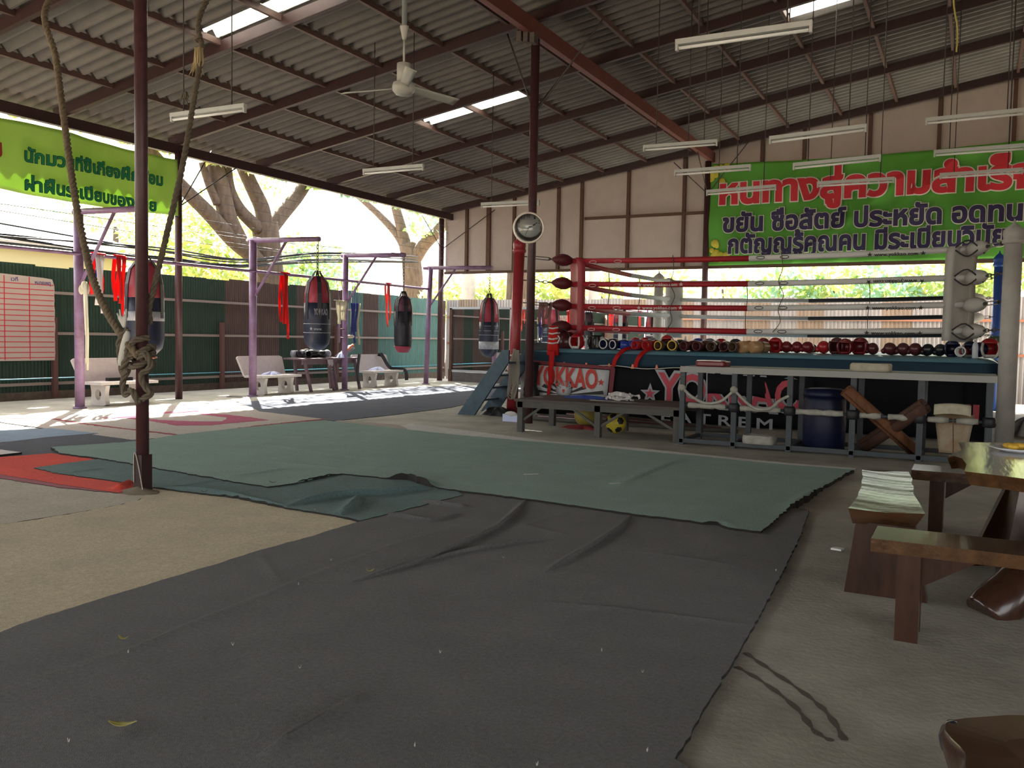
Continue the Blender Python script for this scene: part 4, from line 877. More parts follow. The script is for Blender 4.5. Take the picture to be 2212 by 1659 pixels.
for k in range(11):
    a = k * .57; S = spline([rc + V(.02 * math.cos(a), -.02, 1.24), rc + V(-.06 + .013 * k, -.05 - .012 * math.sin(a), 1.0), rc + V(-.09 + .02 * k, -.06, .62 + .02 * (k % 4)), rc + V(-.11 + .016 * k, -.05, .38 + .05 * (k % 5)), rc + V(-.04 + .005 * k, -.03, .33 + .05 * (k % 5)), rc + V(.02 + .01 * k, -.05, .75), rc + V(.05 + .004 * k, -.03, 1.22)], 5)
    b.tube(S, .014, 6)
tag(b.build('rope_coil', mat('old_grey_rope', (.28, .26, .22), .9)), 'coil of old grey rope hung on the red corner post', 'rope')
b = MB(); b.tube([(-7.35, 14.6, .35), (-7.3, 14.6, 1.0)], .12, 12); b.ball((-7.3, 14.6, .3), (.16, .14, .3), 12)
tag(b.build('hanging_jacket', M_black), 'black jacket bundle hanging behind the red corner post', 'jacket')

# ------------------------------------------------------------------ ring steps
t = thing('ring_steps', 'blue painted wooden steps leaning against the red corner of the ring', 'steps', (-8.1, 13.9, 0)); M_stp = mat('worn_blue_paint', (.075, .13, .17), .6, noise=.45, nscale=6)
for y in (13.86, 14.72):
    b = MB(); b.prism([(-8.48, y, 0), (-8.12, y, 0), (-7.42, y, 1.0), (-7.42, y, 1.22), (-7.55, y, 1.22)], (0, .05, 0)); b.build('stringer', M_stp, t)
for k in range(4):
    z = .25 + .24 * k; x = -8.22 + .205 * k; b = MB(); b.box((x - .1, 13.91, z), (x + .14, 14.72, z + .035)); b.build('tread', M_stp, t)
heap('sandals', 'dark bag dumped on the floor beneath the ring steps', 'bag', (-7.75, 14.15, 0), (.32, .2, .16), M_black, 5).name = 'floor_bag'
b = MB(); p = fl(1104, 905); b.ball((p.x, p.y, .07), (.14, .05, .07), 12); tag(b.build('white_shoe', M_ww), 'white shoe at the foot of the red corner post', 'shoe')
p = fl(1103, 911); b = MB(); b.prism([(p.x - .16, p.y, 0), (p.x + .16, p.y, 0), (p.x + .16, p.y, .13), (p.x + .02, p.y, .09), (p.x - .16, p.y, .13)], (0, .04, 0)); tag(b.build('folded_card', M_paleb), 'pale blue white folded card standing at the red post foot', 'card')

# ------------------------------------------------------------------ low platform bench
t = thing('low_platform', 'long dark low wooden platform standing in front of the ring banner', 'bench', (-4.9, 12.5, 0)); M_pl = mat('dark_plank', (.075, .06, .052), .55, noise=.4, nscale=4, stretch=(.4, 4, 1)); M_plg = mat('greyed_frame_wood', (.10, .095, .085), .8, noise=.3, nscale=6)
px0, px1, py0, py1 = -6.22, -3.58, 11.86, 13.1
b = MB(); b.box((px0, py0 - .02, .47), (px1, py1, .51)); b.build('deck', M_pl, t)
for y in (py0, py1 - .1): b = MB(); b.box((px0 + .02, y, .38), (px1 - .02, y + .06, .47)); b.build('rail', M_plg, t)
for x in (px0 + .04, (px0 + px1) / 2, px1 - .12):
    for y in (py0 + .0, py1 - .1): b = MB(); b.box((x, y, 0), (x + .09, y + .09, .47)); b.build('leg', M_plg, t)
for x, d in ((px0 + .1, .38), ((px0 + px1) / 2, -.42), ((px0 + px1) / 2 + .09, .42), (px1 - .1, -.5)):
    b = MB(); b.bar((x, py0 + .05, .17), (x + d, py0 + .05, .43), .03, .035); b.build('brace', M_plg, t)
heap('blue_shirt', 'blue cloth crumpled on the low dark platform', 'cloth', (-5.4, 12.7, .51), (.33, .14, .05), mat('royal_blue_cloth', (.03, .06, .26), .85), 11)
t = thing('hand_wraps', 'tangle of white hand wraps piled on the low platform', 'hand wraps', (-4.75, 12.6, .51))
for k in range(9):
    rnd = random.Random(40 + k); S = []; q0 = V(-4.75 + rnd.uniform(-.12, .1), 12.6 + rnd.uniform(-.08, .08), .52)
    for j in range(6): S.append(q0 + V(rnd.uniform(-.13, .13) + (.04 * (j - 2)), rnd.uniform(-.08, .08), max(.0, .08 * math.sin(math.pi * j / 5) + rnd.uniform(-.01, .04))))
    b = MB(); S = spline(S, 4)
    for p, n in zip(S[:-1], S[1:]): b.bar(p, n, .035, .008, V(rnd.uniform(-1, 1), -.5, 1))
    b.build('wrap', M_ww, t)
b = MB(); p = fl(1256, 925); b.ball((p.x, p.y + .2, .205), .205, 24); tag(b.build('yellow_ball', mat('dull_yellow_rubber', (.28, .22, .045), .5)), 'larger plain yellow ball lying under the low platform', 'ball')
t = thing('football', 'smaller yellow and black ball under the low platform', 'ball', (0, 0, 0)); p = fl(1322, 938); t.location = (p.x, p.y + .15, 0)
b = MB(); b.ball((p.x, p.y + .15, .16), .16, 22); b.build('cover', mat('bright_yellow_leather', (.50, .40, .03), .45), t)
for k in range(5):
    a = k * 1.26 + .4; d = V(math.cos(a) * .8, -.6, math.sin(a) * .8).normalized(); b = MB()
    Mx = d.to_track_quat('Z', 'Y').to_matrix(); b.lathe(V(p.x, p.y + .15, .16), [(.06, .150), (.055, .153), (.001, .163)], 6, Mx); b.build('black_panel', M_black, t)
heap('red_cloth', 'dark red cloth lying on the floor under the platform', 'cloth', (-5.55, 12.95, 0), (.3, .2, .06), mat('dark_red_cloth', (.2, .02, .02), .9), 12)
for k in range(5):
    b = MB(); y = 13.5 + .16 * k; b.tube([(-6.9 + .2 * k, y, .05 + .02 * k), (-3.2 - .3 * k, y + .1, .05)], .035, 8); tag(b.build('floor_pole', GM['maroon'] if k % 2 else M_plg), '%s pole on the floor behind the low platform' % ('dark red' if k % 2 else 'grey'), 'pole', ('dark red' if k % 2 else 'grey') + ' poles under the ring edge')

# ------------------------------------------------------------------ steel rack with checker plate top
t = thing('steel_rack', 'blue grey steel rack with shiny checker plate top in front of the ring', 'rack', (-1.7, 12.2, 0)); M_rk2 = mat('blue_grey_steel', (.05, .062, .07), .5, noise=.25, nscale=6)
sx = [-3.56, -2.84, -2.11, -1.33, -.55, .20]; sy0, sy1 = 11.8, 12.75
mcp = mat('checker_plate', (.24, .24, .23), .5, .5); nn = mcp.node_tree; tc = nn.nodes.new('ShaderNodeTexCoord'); mp = nn.nodes.new('ShaderNodeMapping'); mp.inputs['Rotation'].default_value = (0, 0, R(45)); ck = nn.nodes.new('ShaderNodeTexChecker'); ck.inputs['Scale'].default_value = 24
bp = nn.nodes.new('ShaderNodeBump'); bp.inputs['Strength'].default_value = .5; nn.links.new(tc.outputs['Object'], mp.inputs[0]); nn.links.new(mp.outputs[0], ck.inputs[0]); nn.links.new(ck.outputs[1], bp.inputs['Height']); nn.links.new(bp.outputs[0], nn.nodes['Principled BSDF'].inputs['Normal'])
b = MB(); b.box((sx[0] - .03, sy0 - .04, 1.015), (sx[-1] + .06, sy1 + .03, 1.095)); b.build('checker_top', mcp, t)
for x in sx:
    for y in (sy0, sy1 - .06): b = MB(); b.box((x - .04, y, 0), (x + .03, y + .06, 1.015)); b.build('upright', M_rk2, t)
for y in (sy0, sy1 - .06): b = MB(); b.box((sx[0], y + .01, .03), (sx[-1], y + .05, .09)); b.build('bottom_rail', M_rk2, t)
for x in sx: b = MB(); b.box((x - .03, sy0, .03), (x + .02, sy1, .08)); b.build('cross_rail', M_rk2, t)
M_foam = mat('dirty_white_foam', (.40, .385, .335), .85, noise=.35, nscale=10)
for i, (xa, xb) in enumerate(zip(sx[:-1], sx[1:])):
    z = .555 - .004 * i; b = MB(); b.tube([(xa + .03, sy0 + .03, z), (xb - .04, sy0 + .03, z)], .02, 8); b.build('mid_rail', M_rk2, t)
    n = 7; S = [(xa + .08 + (xb - xa - .2) * k / n, sy0 + .03, z + .004 * math.sin(3 * k)) for k in range(n + 1)]
    if i in (3, 4): segs = [S[:4], S[4:]]
    else: segs = [S]
    for s_ in segs: b = MB(); b.tube(s_, [.038 + .006 * math.sin(2.3 * k + i) for k in range(len(s_))], 12); b.build('foam_sleeve', M_foam, t)
    b = MB(); b.lathe((xb - .005, sy0 + .02, z - .06), [(.06, 0), (.075, .02), (.075, .1), (.06, .12)], 10); b.build('rubber_joint', M_black, t)
b = MB()
def sagr(P): b.tube(spline(P, 6), .02, 8)
sagr([(-3.56, sy0 - .02, .80), (-3.42, sy0 - .02, .68), (-3.24, sy0 - .02, .60), (-3.05, sy0 - .02, .62), (-2.93, sy0 - .02, .70), (-2.84, sy0 - .02, .80)]); sagr([(-2.84, sy0 - .02, .80), (-2.72, sy0 - .02, .68), (-2.55, sy0 - .02, .56), (-2.36, sy0 - .02, .57), (-2.24, sy0 - .02, .68), (-2.12, sy0 - .02, .75)])
for x, z in ((-3.56, .80), (-2.84, .80)): b.ball((x, sy0 - .03, z), (.055, .04, .05), 10)
tag(b.build('white_cloth_rope', M_foam), 'white cloth rope looped along the front of the steel rack', 'rope')
def slab(name, label, cat, x0, x1, y0, y1, z0, h, m, rz=0, r=.02, parts=None):
    t = thing(name, label, cat, ((x0 + x1) / 2, (y0 + y1) / 2, z0), None, rz); w = (x1 - x0) / 2; d = (y1 - y0) / 2
    def f(u, v):
        a = 2 * math.pi * u; k = 5; cx_ = math.copysign(abs(math.cos(a)) ** (2 / k), math.cos(a)); sy_ = math.copysign(abs(math.sin(a)) ** (2 / k), math.sin(a)); q = [(.0, 0), (.96, 0), (1, .2), (1, .8), (.95, 1), (0, 1)][min(5, int(round(v * 5)))]
        return V(w * q[0] * cx_, d * q[0] * sy_, h * q[1] + (.004 * math.sin(7 * a) if q[1] == 1 else 0))
    b = MB(); b.grid(f, 40, 5, False); b.build('cushion' if parts is None else parts, m, t, True); return t
t = slab('red_cushion', 'dark red cushion with papers on the left end of the rack top', 'cushion', -3.50, -3.05, 12.1, 12.5, 1.095, .07, GM['darkred'])
b = MB(); b.box((-3.46, 12.12, 1.166), (-3.12, 12.4, 1.18)); tag(b.build('paper_stack', M_white), 'white papers lying on the dark red cushion', 'papers')
slab('pad_cushion', 'worn cream pad lying on the rack top right of its middle', 'pad', -1.43, -.93, 12.05, 12.45, 1.095, .10, mat('worn_cream_vinyl', (.50, .46, .34), .7, noise=.35, nscale=8))
slab('foam_block', 'dirty white foam block lying on the bottom of the steel rack', 'foam block', -2.72, -2.30, 11.74, 12.1, .085, .11, M_foam)
t = thing('blue_drum', 'dark blue plastic drum with lid standing inside the steel rack', 'drum', (-1.75, 12.35, 0)); M_drum = mat('drum_blue', (.005, .008, .036), .5)
b = MB(); b.lathe((-1.75, 12.36, 0), [(.24, 0), (.27, .03), (.28, .4), (.27, .68), (.25, .74)], 24); b.build('body', M_drum, t)
b = MB(); b.lathe((-1.75, 12.36, 0), [(.285, .73), (.29, .76), (.28, .82), (.2, .84), (.02, .845)], 24); b.build('lid', M_drum, t)
M_mat = mat('orange_brown_weave', (.20, .08, .033), .75, noise=.5, nscale=5, stretch=(3, 3, 1)); M_mat2 = mat('brown_weave', (.09, .04, .025), .75, noise=.4, nscale=8)
for nm, lab, A, B2, m, w_ in (('woven_mat', 'orange brown rolled mat leaning to the left inside the rack', (-1.42, 11.72, .86), (-.62, 12.15, .10), M_mat, .13), ('woven_mat', 'dark brown rolled mat leaning to the right inside the rack', (-.50, 11.72, .72), (-1.25, 12.3, .10), M_mat2, .16)):
    b = MB(); a = V(*A); c2 = V(*B2); d = (c2 - a).normalized(); s_ = d.cross(V(0, 1, 0)).normalized(); n_ = d.cross(s_)
    def roll(u, v): th = 4.6 * math.pi * u; rr_ = .03 + w_ * .5 * u; return a + (c2 - a) * v + s_ * (rr_ * math.cos(th)) + n_ * (rr_ * math.sin(th) * .7)
    b.sheet(roll, 44, 3, .008); tag(b.build(nm, m), lab, 'mat')
t = thing('kick_shield', 'cream rust stained kick shield propped in the right bay of the rack', 'shield', (-.15, 11.9, 0)); M_ks = mat('stained_cream', (.38, .34, .25), .7, noise=.6, nscale=2.6, col2=(.22, .12, .05))
b = MB(); b.sheet(lambda u, v: V(-.18 + (u - .5) * (.30 + .14 * v), 11.84 + .12 * v - .03 * math.sin(math.pi * u), .14 + .46 * v), 8, 8, V(0, -.10, 0)); b.build('body', M_ks, t)
b = MB(); b.sheet(lambda u, v: V(-.20 + (u - .5) * .40, 11.66 + .05 * v, .63 + .12 * v - .02 * (2 * u - 1) ** 2), 8, 4, V(0, -.12, 0)); b.build('head_pad', mat('worn_cream_vinyl', ()), t)
b = MB(); b.bar((-.17, 11.69, .16), (-.19, 11.70, .6), .012, .012); b.build('seam', M_stud, t)
for k in range(3): b = MB(); b.box((.02 - .1 * k, 12.5, .45), (.09 - .1 * k, 12.6, .7)); tag(b.build('red_carton', mat('faded_red_card', (.35, .05, .06), .7)), 'faded red carton inside the right bay of the rack', 'carton', 'faded red cartons in the rack')
heap('grey_sack', 'pale grey sack on the ground right of the white ring post', 'sack', (at(2205, 905, 1, 16.5).x + .2, 16.5, 0), (.4, .25, .35), mat('sack_grey', (.35, .33, .31), .9), 31)
# ------------------------------------------------------------------ carpets
M_hem = mat('dirt_and_shade_hem', (.022, .02, .018), .95)  # near-black: shadow along the carpet edges painted in, together with dirt
def carpet(name, label, outline, m, z, step, folds=(), jit=.006, seed=1, cat='carpet', wav=.0):
    """outline: ground points (pairs of world x, y or photo pixels tagged 'p'); folds: (polyline px, height, lee, luv)"""
    rnd = random.Random(seed); P = []
    for q in outline:
        if len(q) == 3: P.append(V(q[0], q[1]))
        else: w_ = fl(*q); P.append(V(w_.x, w_.y))
    B = []
    for i in range(len(P)):
        a, c = P[i], P[(i + 1) % len(P)]; n = max(1, int((c - a).length / .05))
        for k in range(n):
            q = a.lerp(c, k / n); nn_ = (c - a).normalized() if (c - a).length else V(1, 0); B.append(q + V(-nn_.y, nn_.x) * rnd.gauss(0, jit))
    F = []
    for pl, h, w1, w2 in folds:
        S = []
        for q in pl: w_ = fl(*q) if len(q) == 2 else V(*q[:2], 0); S.append(V(w_.x, w_.y))
        F.append((S, h, w1, w2))
    def hh(p):
        z_ = 0
        for S, h, w1, w2 in F:
            best = 1e9; tt = 0; sg = 0; acc = 0; tot = sum((S[i + 1] - S[i]).length for i in range(len(S) - 1))
            for i in range(len(S) - 1):
                d = S[i + 1] - S[i]; L = d.length; u = max(0, min(1, (p - S[i]).dot(d) / (L * L))); e = p - (S[i] + d * u)
                if e.length < best: best = e.length; tt = (acc + u * L) / tot; sg = d.x * e.y - d.y * e.x
                acc += L
            w = w1 if sg > 0 else w2
            if best < 3 * w: z_ += h * math.exp(-(best / w) ** 2) * min(1, 6 * tt, 6 * (1 - tt) + .15)
        if wav: z_ += wav * (1 + math.sin(p.x * 3.1 + 1.3 * math.sin(p.y * 2.3)) * math.sin(p.y * 2.7 + p.x))
        return z_
    xs = [p.x for p in B]; ys = [p.y for p in B]; pts = list(B); n0 = len(B)
    x = min(xs) + step
    j = 0
    while x < max(xs):
        y = min(ys) + (step * .5 if j % 2 else step)
        while y < max(ys): pts.append(V(x + rnd.uniform(-.1, .1) * step, y + rnd.uniform(-.1, .1) * step)); y += step
        x += step * .87; j += 1
    for S, h, w1, w2 in F:      # extra points along each fold, so that its lee side stays sharp
        for i in range(len(S) - 1):
            d = S[i + 1] - S[i]; n = max(1, int(d.length / .03)); nr = V(-d.y, d.x).normalized()
            for k in range(n):
                for o in (-2 * w2, -w2, -.5 * w2, 0, .5 * w1, w1, 2 * w1): pts.append(S[i].lerp(S[i + 1], k / n) + nr * o)
    vo, _, fo, *_r = delaunay_2d_cdt(pts, [(i, (i + 1) % n0) for i in range(n0)], [], 1, 1e-4)
    b = MB(); vs = [V(v.x, v.y, z + hh(v)) for v in vo]; b.add(vs, [f for f in fo], True)
    # hem down to the floor
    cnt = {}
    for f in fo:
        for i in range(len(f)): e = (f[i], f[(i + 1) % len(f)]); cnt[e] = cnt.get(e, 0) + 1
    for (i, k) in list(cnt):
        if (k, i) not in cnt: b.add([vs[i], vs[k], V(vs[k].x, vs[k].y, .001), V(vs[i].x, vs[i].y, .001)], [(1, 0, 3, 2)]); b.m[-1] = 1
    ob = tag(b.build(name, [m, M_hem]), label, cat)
    for S, h, w1, w2 in F:                    # a narrow roll of cloth along the sharper folds
        if w1 > .02 and w2 > .035: continue
        P3 = spline([V(q.x, q.y, z + hh(q) * .85) for q in S], 6); n = len(P3); rb = MB()
        rb.tube([p - V(0, 0, .002) for p in P3], [max(.002, h * .42 * math.sin(math.pi * min(1, .08 + .92 * i / n)) ** .5) for i in range(n)], 8); rb.build('fold_roll', m, ob)
    return ob
def felt(name, c, c2=None, n=.25):
    m = mat(name, c, .95, noise=n, nscale=2.2, bump=.5, bscale=260, col2=c2, spec=.1); p = m.node_tree.nodes['Principled BSDF']
    
    n = m.node_tree.nodes; L = m.node_tree.links; src = p.inputs['Base Color'].links[0].from_socket; t = n.new('ShaderNodeTexNoise'); t.inputs['Scale'].default_value = 55; t.inputs['Detail'].default_value = 5; t.inputs['Roughness'].default_value = .8
    L.new(n['Mapping'].outputs[0], t.inputs['Vector']); mr = n.new('ShaderNodeMapRange'); mr.inputs[1].default_value = .3; mr.inputs[2].default_value = .7; mr.inputs[3].default_value = .62; mr.inputs[4].default_value = 1.3; L.new(t.outputs[0], mr.inputs[0])
    mx = n.new('ShaderNodeMix'); mx.data_type = 'RGBA'; mx.blend_type = 'MULTIPLY'; mx.inputs[0].default_value = 1; L.new(src, mx.inputs[6]); L.new(mr.outputs[0], mx.inputs[7]); L.new(mx.outputs[2], p.inputs['Base Color'])
    p.inputs['Sheen Weight'].default_value = .35; p.inputs['Sheen Roughness'].default_value = .5; p.inputs['Sheen Tint'].default_value = (*[min(1, .35 + .65 * q) for q in c], 1); return m
M_cg = felt('grey_brown_felt', (.140, .136, .133), (.105, .102, .101)); M_ct = felt('tan_felt', (.64, .54, .36), (.52, .44, .30)); M_cgr = felt('green_mesh_felt', (.25, .36, .31), (.20, .295, .255))
M_cgd = felt('dark_teal_felt', (.125, .20, .195), (.095, .155, .15)); M_cr = felt('red_felt', (.85, .085, .05), (.72, .065, .04)); M_cpk = felt('dull_pink_felt', (.42, .12, .15)); M_cn = felt('navy_grey_felt', (.10, .105, .13)); M_cb = felt('pale_blue_felt', (.30, .40, .52))
M_cbl = felt('slate_felt', (.115, .13, .165), (.09, .10, .13)); M_cw = felt('cream_rug', (.58, .52, .46), (.50, .44, .40)); M_rp2 = felt('rug_pink', (.52, .11, .20)); M_rl = felt('rug_red', (.36, .06, .07)); M_pl2 = felt('pale_underlay', (.66, .66, .62), (.5, .5, .47))
carpet('slate_carpet', 'slate blue carpet strip running along the sunny side beyond the patterned rug', [(430, 893), (505, 889), (721, 910), (850, 897), (975, 881), (1013, 872), (1080, 852), (1180, 838), (1000, 834), (911, 836), (770, 846), (640, 858), (520, 870), (420, 880)], M_cbl, .008, .22, seed=2, folds=[(((560, 872), (680, 875), (800, 868)), .008, .1, .05), (((830, 858), (940, 862), (1040, 868)), .01, .08, .04)])
carpet('beige_strip', 'narrow beige underlay strip beyond the far corner of the green carpet', [(715, 912), (734, 908), (858, 918), (880, 926), (870, 940), (800, 930)], felt('beige_felt', (.44, .38, .33)), .006, .2, seed=4)
carpet('pale_strip', 'long pale grey underlay strip along the far edge of the green carpet', [(835, 925), (889, 916), (1000, 929), (1110, 944), (1200, 955), (1350, 966), (1503, 981), (1700, 1001), (1850, 1012), (1842, 1024), (1700, 1020), (1500, 1002), (1230, 974), (1000, 955)], M_pl2, .005, .2, seed=5)
carpet('patterned_rug', 'cream rug with a pink scroll lying partly in the sun strip', [(-40, 908), (0, 906), (200, 895), (330, 880), (500, 868), (540, 880), (560, 890), (705, 907), (560, 922), (399, 945), (285, 952), (105, 928)], M_cw, .012, .15, seed=6)
rug = bpy.data.objects['patterned_rug']; zz = .0135
def inlay(name, P, m, seed):
    o = carpet(name, None, P, m, zz, .12, seed=seed, jit=.012, cat=None); o.parent = rug; return o
inlay('pink_scroll', [(268, 905), (330, 912), (380, 921), (450, 921), (520, 914), (583, 909), (540, 903), (490, 897), (430, 894), (436, 897), (492, 904), (480, 912), (420, 912), (350, 909), (300, 905), (292, 900), (330, 896), (440, 890), (420, 888), (300, 894), (215, 905)], M_rp2, 8)
inlay('red_border', [(190, 917), (399, 942), (560, 920), (700, 906), (700, 908), (560, 922), (399, 944.5), (186, 919)], M_rl, 9)
inlay('red_border', [(-30, 903), (120, 906), (190, 917), (186, 919), (116, 908), (-30, 905)], M_rl, 10)
carpet('pale_blue_carpet', 'pale blue carpet at the left edge beyond the navy strip', [(-200, 960), (-200, 938), (0, 932), (110, 927), (212, 938), (100, 947), (0, 959)], M_cb, .016, .2, seed=11)
carpet('navy_carpet', 'dark navy grey carpet strip between the pale blue and the red carpet', [(-260, 1003), (-260, 972), (0, 958), (100, 946), (205, 937), (320, 954), (330, 962), (120, 986), (0, 995)], M_cn, .010, .2, seed=12, folds=[(((0, 960), (100, 948), (205, 939)), .012, .05, .05)])
b = MB(); p = fl(8, 985); b.box((p.x - .5, p.y - .12, .0), (p.x + .10, p.y + .15, .035)); tag(b.build('black_mat_block', M_black), 'flat black pad lying at the left edge on the navy carpet', 'pad')
carpet('tan_carpet', 'large tan carpet at the left in front of the roped column', [(-9.2, 3.9, 'w'), (0, 1137), (130, 1116), (255, 1094), (300, 1082), (330, 1058), (513, 1075), (620, 1094), (790, 1135), (-2.6, 3.6, 'w'), (-4.5, 1.0, 'w'), (-9, 1.0, 'w')], M_ct, .010, .25, seed=13, folds=[(((0, 1200), (200, 1180), (420, 1150)), .004, .2, .2)])
carpet('grey_tan_carpet', 'greyish tan carpet piece between the red carpet and the large tan one', [(-9.3, 4.0, 'w'), (-9.2, 5.0, 'w'), (-7.8, 5.95, 'w'), (-30, 1024), (280, 1068), (318, 1072), (300, 1081), (255, 1093), (130, 1115), (0, 1136)], felt('grey_tan_felt', (.56, .50, .40), (.46, .41, .32)), .008, .25, seed=23)
carpet('red_carpet', 'bright red carpet piece poking out under the green one at the left', [(-260, 1045), (-260, 1000), (0, 990), (111, 982), (215, 995), (240, 1010), (300, 1040), (292, 1062), (255, 1068), (130, 1050), (0, 1028)], M_cr, .016, .12, seed=14, folds=[(((252, 1062), (285, 1048)), .05, .05, .04), (((0, 1012), (150, 1040)), .012, .08, .08)])
carpet('pink_strip', 'dull pink carpet edge below the bright red carpet', [(-260, 1052), (-260, 1040), (0, 1024), (140, 1043), (290, 1062), (286, 1071), (130, 1056), (0, 1036)], M_cpk, .0135, .2, seed=15)
carpet('teal_carpet', 'dark teal carpet piece lying under the near edge of the green carpet', [(73, 1015), (209, 996), (330, 990), (700, 1000), (960, 1040), (1000, 1075), (778, 1131), (734, 1121), (617, 1102), (570, 1093), (513, 1080), (380, 1064), (329, 1057), (278, 1048), (127, 1028)], M_cgd, .022, .08, seed=16, wav=.002,
       folds=[(((617, 1101), (690, 1086), (740, 1078), (850, 1071), (940, 1060)), .045, .10, .022), (((735, 1119), (760, 1102), (776, 1082)), .05, .05, .03), (((329, 1057), (420, 1064), (513, 1078), (617, 1100)), .025, .04, .03), (((150, 1027), (230, 1018)), .015, .05, .03), (((370, 1060), (480, 1042)), .015, .05, .03)])
carpet('green_carpet', 'large green mesh carpet covering the middle of the floor', [(111, 972), (200, 966), (300, 958), (389, 944), (550, 926), (700, 912), (880, 933), (1000, 946), (1200, 963), (1360, 978), (1503, 991), (1650, 1006), (1805, 1019), (1842, 1022), (1778, 1058), (1740, 1088), (1695, 1113), (1643, 1158), (1572, 1149), (1549, 1140), (1517, 1138), (1380, 1121), (1229, 1099), (1137, 1086), (1000, 1069), (937, 1060), (880, 1042), (842, 1041), (740, 1031), (718, 1033), (633, 1052), (579, 1059), (500, 1047), (408, 1031), (290, 1010), (206, 995), (130, 985)], M_cgr, .034, .10, seed=17, jit=.008, wav=.003,
       folds=[(((840, 1040), (885, 1044), (935, 1059)), .06, .07, .05), (((480, 1040), (560, 1030), (620, 1020)), .015, .06, .04), (((560, 965), (700, 985), (880, 1008)), .010, .10, .06), (((520, 1000), (640, 1010), (760, 1022)), .010, .08, .05), (((1320, 1065), (1400, 1025), (1470, 1000)), .014, .07, .05), (((1520, 1139), (1560, 1136), (1580, 1146)), .016, .06, .05), (((500, 938), (560, 942), (650, 950)), .008, .06, .05), (((640, 1050), (720, 1032)), .015, .04, .03), (((1695, 1112), (1770, 1064)), .03, .06, .06)])
carpet('grey_carpet', 'big worn dark grey brown carpet filling the foreground', [(-4.6, 1.4, 'w'), (0, 1374), (63, 1350), (194, 1307), (362, 1255), (470, 1224), (560, 1194), (669, 1164), (782, 1130), (859, 1103), (972, 1066), (1137, 1083), (1360, 1115), (1640, 1150), (1680, 1098), (1748, 1106), (1727, 1165), (1680, 1262), (1629, 1357), (1545, 1500), (1457, 1650), (.45, 2.2, 'w'), (-.1, 1.3, 'w'), (-3.5, .8, 'w')], M_cg, .016, .06, seed=18, jit=.003, wav=.003,
       folds=[(((1137, 1083), (1120, 1105), (1080, 1142), (1000, 1180), (900, 1222), (760, 1265)), .026, .010, .032), (((1195, 1172), (1120, 1178), (1060, 1188), (1000, 1198), (930, 1215)), .020, .010, .035), (((1362, 1118), (1340, 1145), (1270, 1190), (1178, 1243)), .022, .010, .030),
              (((0, 1505), (150, 1452), (300, 1405), (420, 1353), (560, 1297), (700, 1240), (850, 1182), (980, 1143)), .009, .018, .05), (((545, 1659), (620, 1605), (700, 1558), (790, 1505)), .016, .010, .05), (((1135, 1305), (1300, 1318), (1450, 1335), (1622, 1357)), .007, .008, .025), (((1290, 1190), (1440, 1205), (1590, 1228)), .006, .008, .025),
              (((1240, 1165), (1130, 1140), (1250, 1105)), .008, .05, .04), (((910, 1088), (950, 1095), (1010, 1102)), .03, .05, .02), (((830, 1112), (880, 1122), (940, 1130), (1000, 1115)), .02, .06, .03), (((560, 1205), (585, 1240), (610, 1270)), .006, .04, .03), (((240, 1610), (310, 1578)), .008, .05, .03), (((660, 1330), (780, 1345)), .004, .1, .08)])
# frayed bits and litter
M_yl = mat('dry_leaf', (.42, .38, .10), .7); M_chip = mat('white_chip', (.48, .46, .43), .8); M_brl = mat('brown_leaf', (.15, .09, .05), .8)
def leaf(label, px, py, L, m, rz, z=.03, cat='leaf', name='fallen_leaf', g=None):
    p = fl(px, py, z); b = MB(); d = V(math.cos(rz), math.sin(rz), 0); s_ = V(-d.y, d.x, 0)
    b.sheet(lambda u, v: p + d * ((u - .5) * L) + s_ * ((v - .5) * L * .38 * math.sin(math.pi * (.06 + .88 * u))) + V(0, 0, .006 + .012 * (2 * u - 1) ** 2 + .006 * abs(v - .5)), 8, 4, .001); tag(b.build(name, m), label, cat, g)
leaf('largest yellow leaf lying on the near grey carpet', 265, 1569, .10, M_yl, .5); leaf('small yellow leaf on the grey carpet toward the tan carpet', 266, 1383, .05, M_yl, .2); leaf('curled yellow leaf by the dark fold of the grey carpet', 800, 1236, .05, M_yl, 1.0, .03)
leaf('brown leaf on the dark teal carpet', 589, 1044, .07, M_brl, .3, .045); leaf('brown scrap near the teal carpet edge', 441, 1064, .06, M_brl, .4, .045)
for i, (px, py) in enumerate([(148, 1607), (503, 1397), (645, 1266), (648, 1447), (896, 1617), (951, 1414), (1087, 1208), (1300, 1410), (1388, 1456), (1398, 1628), (277, 1414), (1160, 1658), (540, 1078), (680, 1104), (800, 1010), (1600, 1044), (715, 1213), (1676, 1236)]):
    leaf('tiny white chip on the carpets', px, py, .013, M_chip, px * .7, .04, 'chip', 'paint_chip', 'tiny white chips scattered on the carpets')
for px, py, rz in ((1147, 1024, .5), (1333, 1044, .6)):
    p = fl(px, py, .045); b = MB(); b.bar(p - V(.06, .05, 0), p + V(.06, .05, 0), .014, .006); tag(b.build('white_stick', M_chip), 'short white stick on the green carpet, %s the middle' % ('left of' if px < 1200 else 'right of'), 'stick')
p = fl(1808, 1189); b = MB(); b.prism([p + V(x, y, .005) for x, y in ((-.04, -.02), (.03, -.035), (.045, .02), (.0, .035), (-.03, .02))], (0, .004, .012)); tag(b.build('paper_scrap', M_white), 'crumpled white paper scrap on the bare concrete', 'paper')
b = MB()
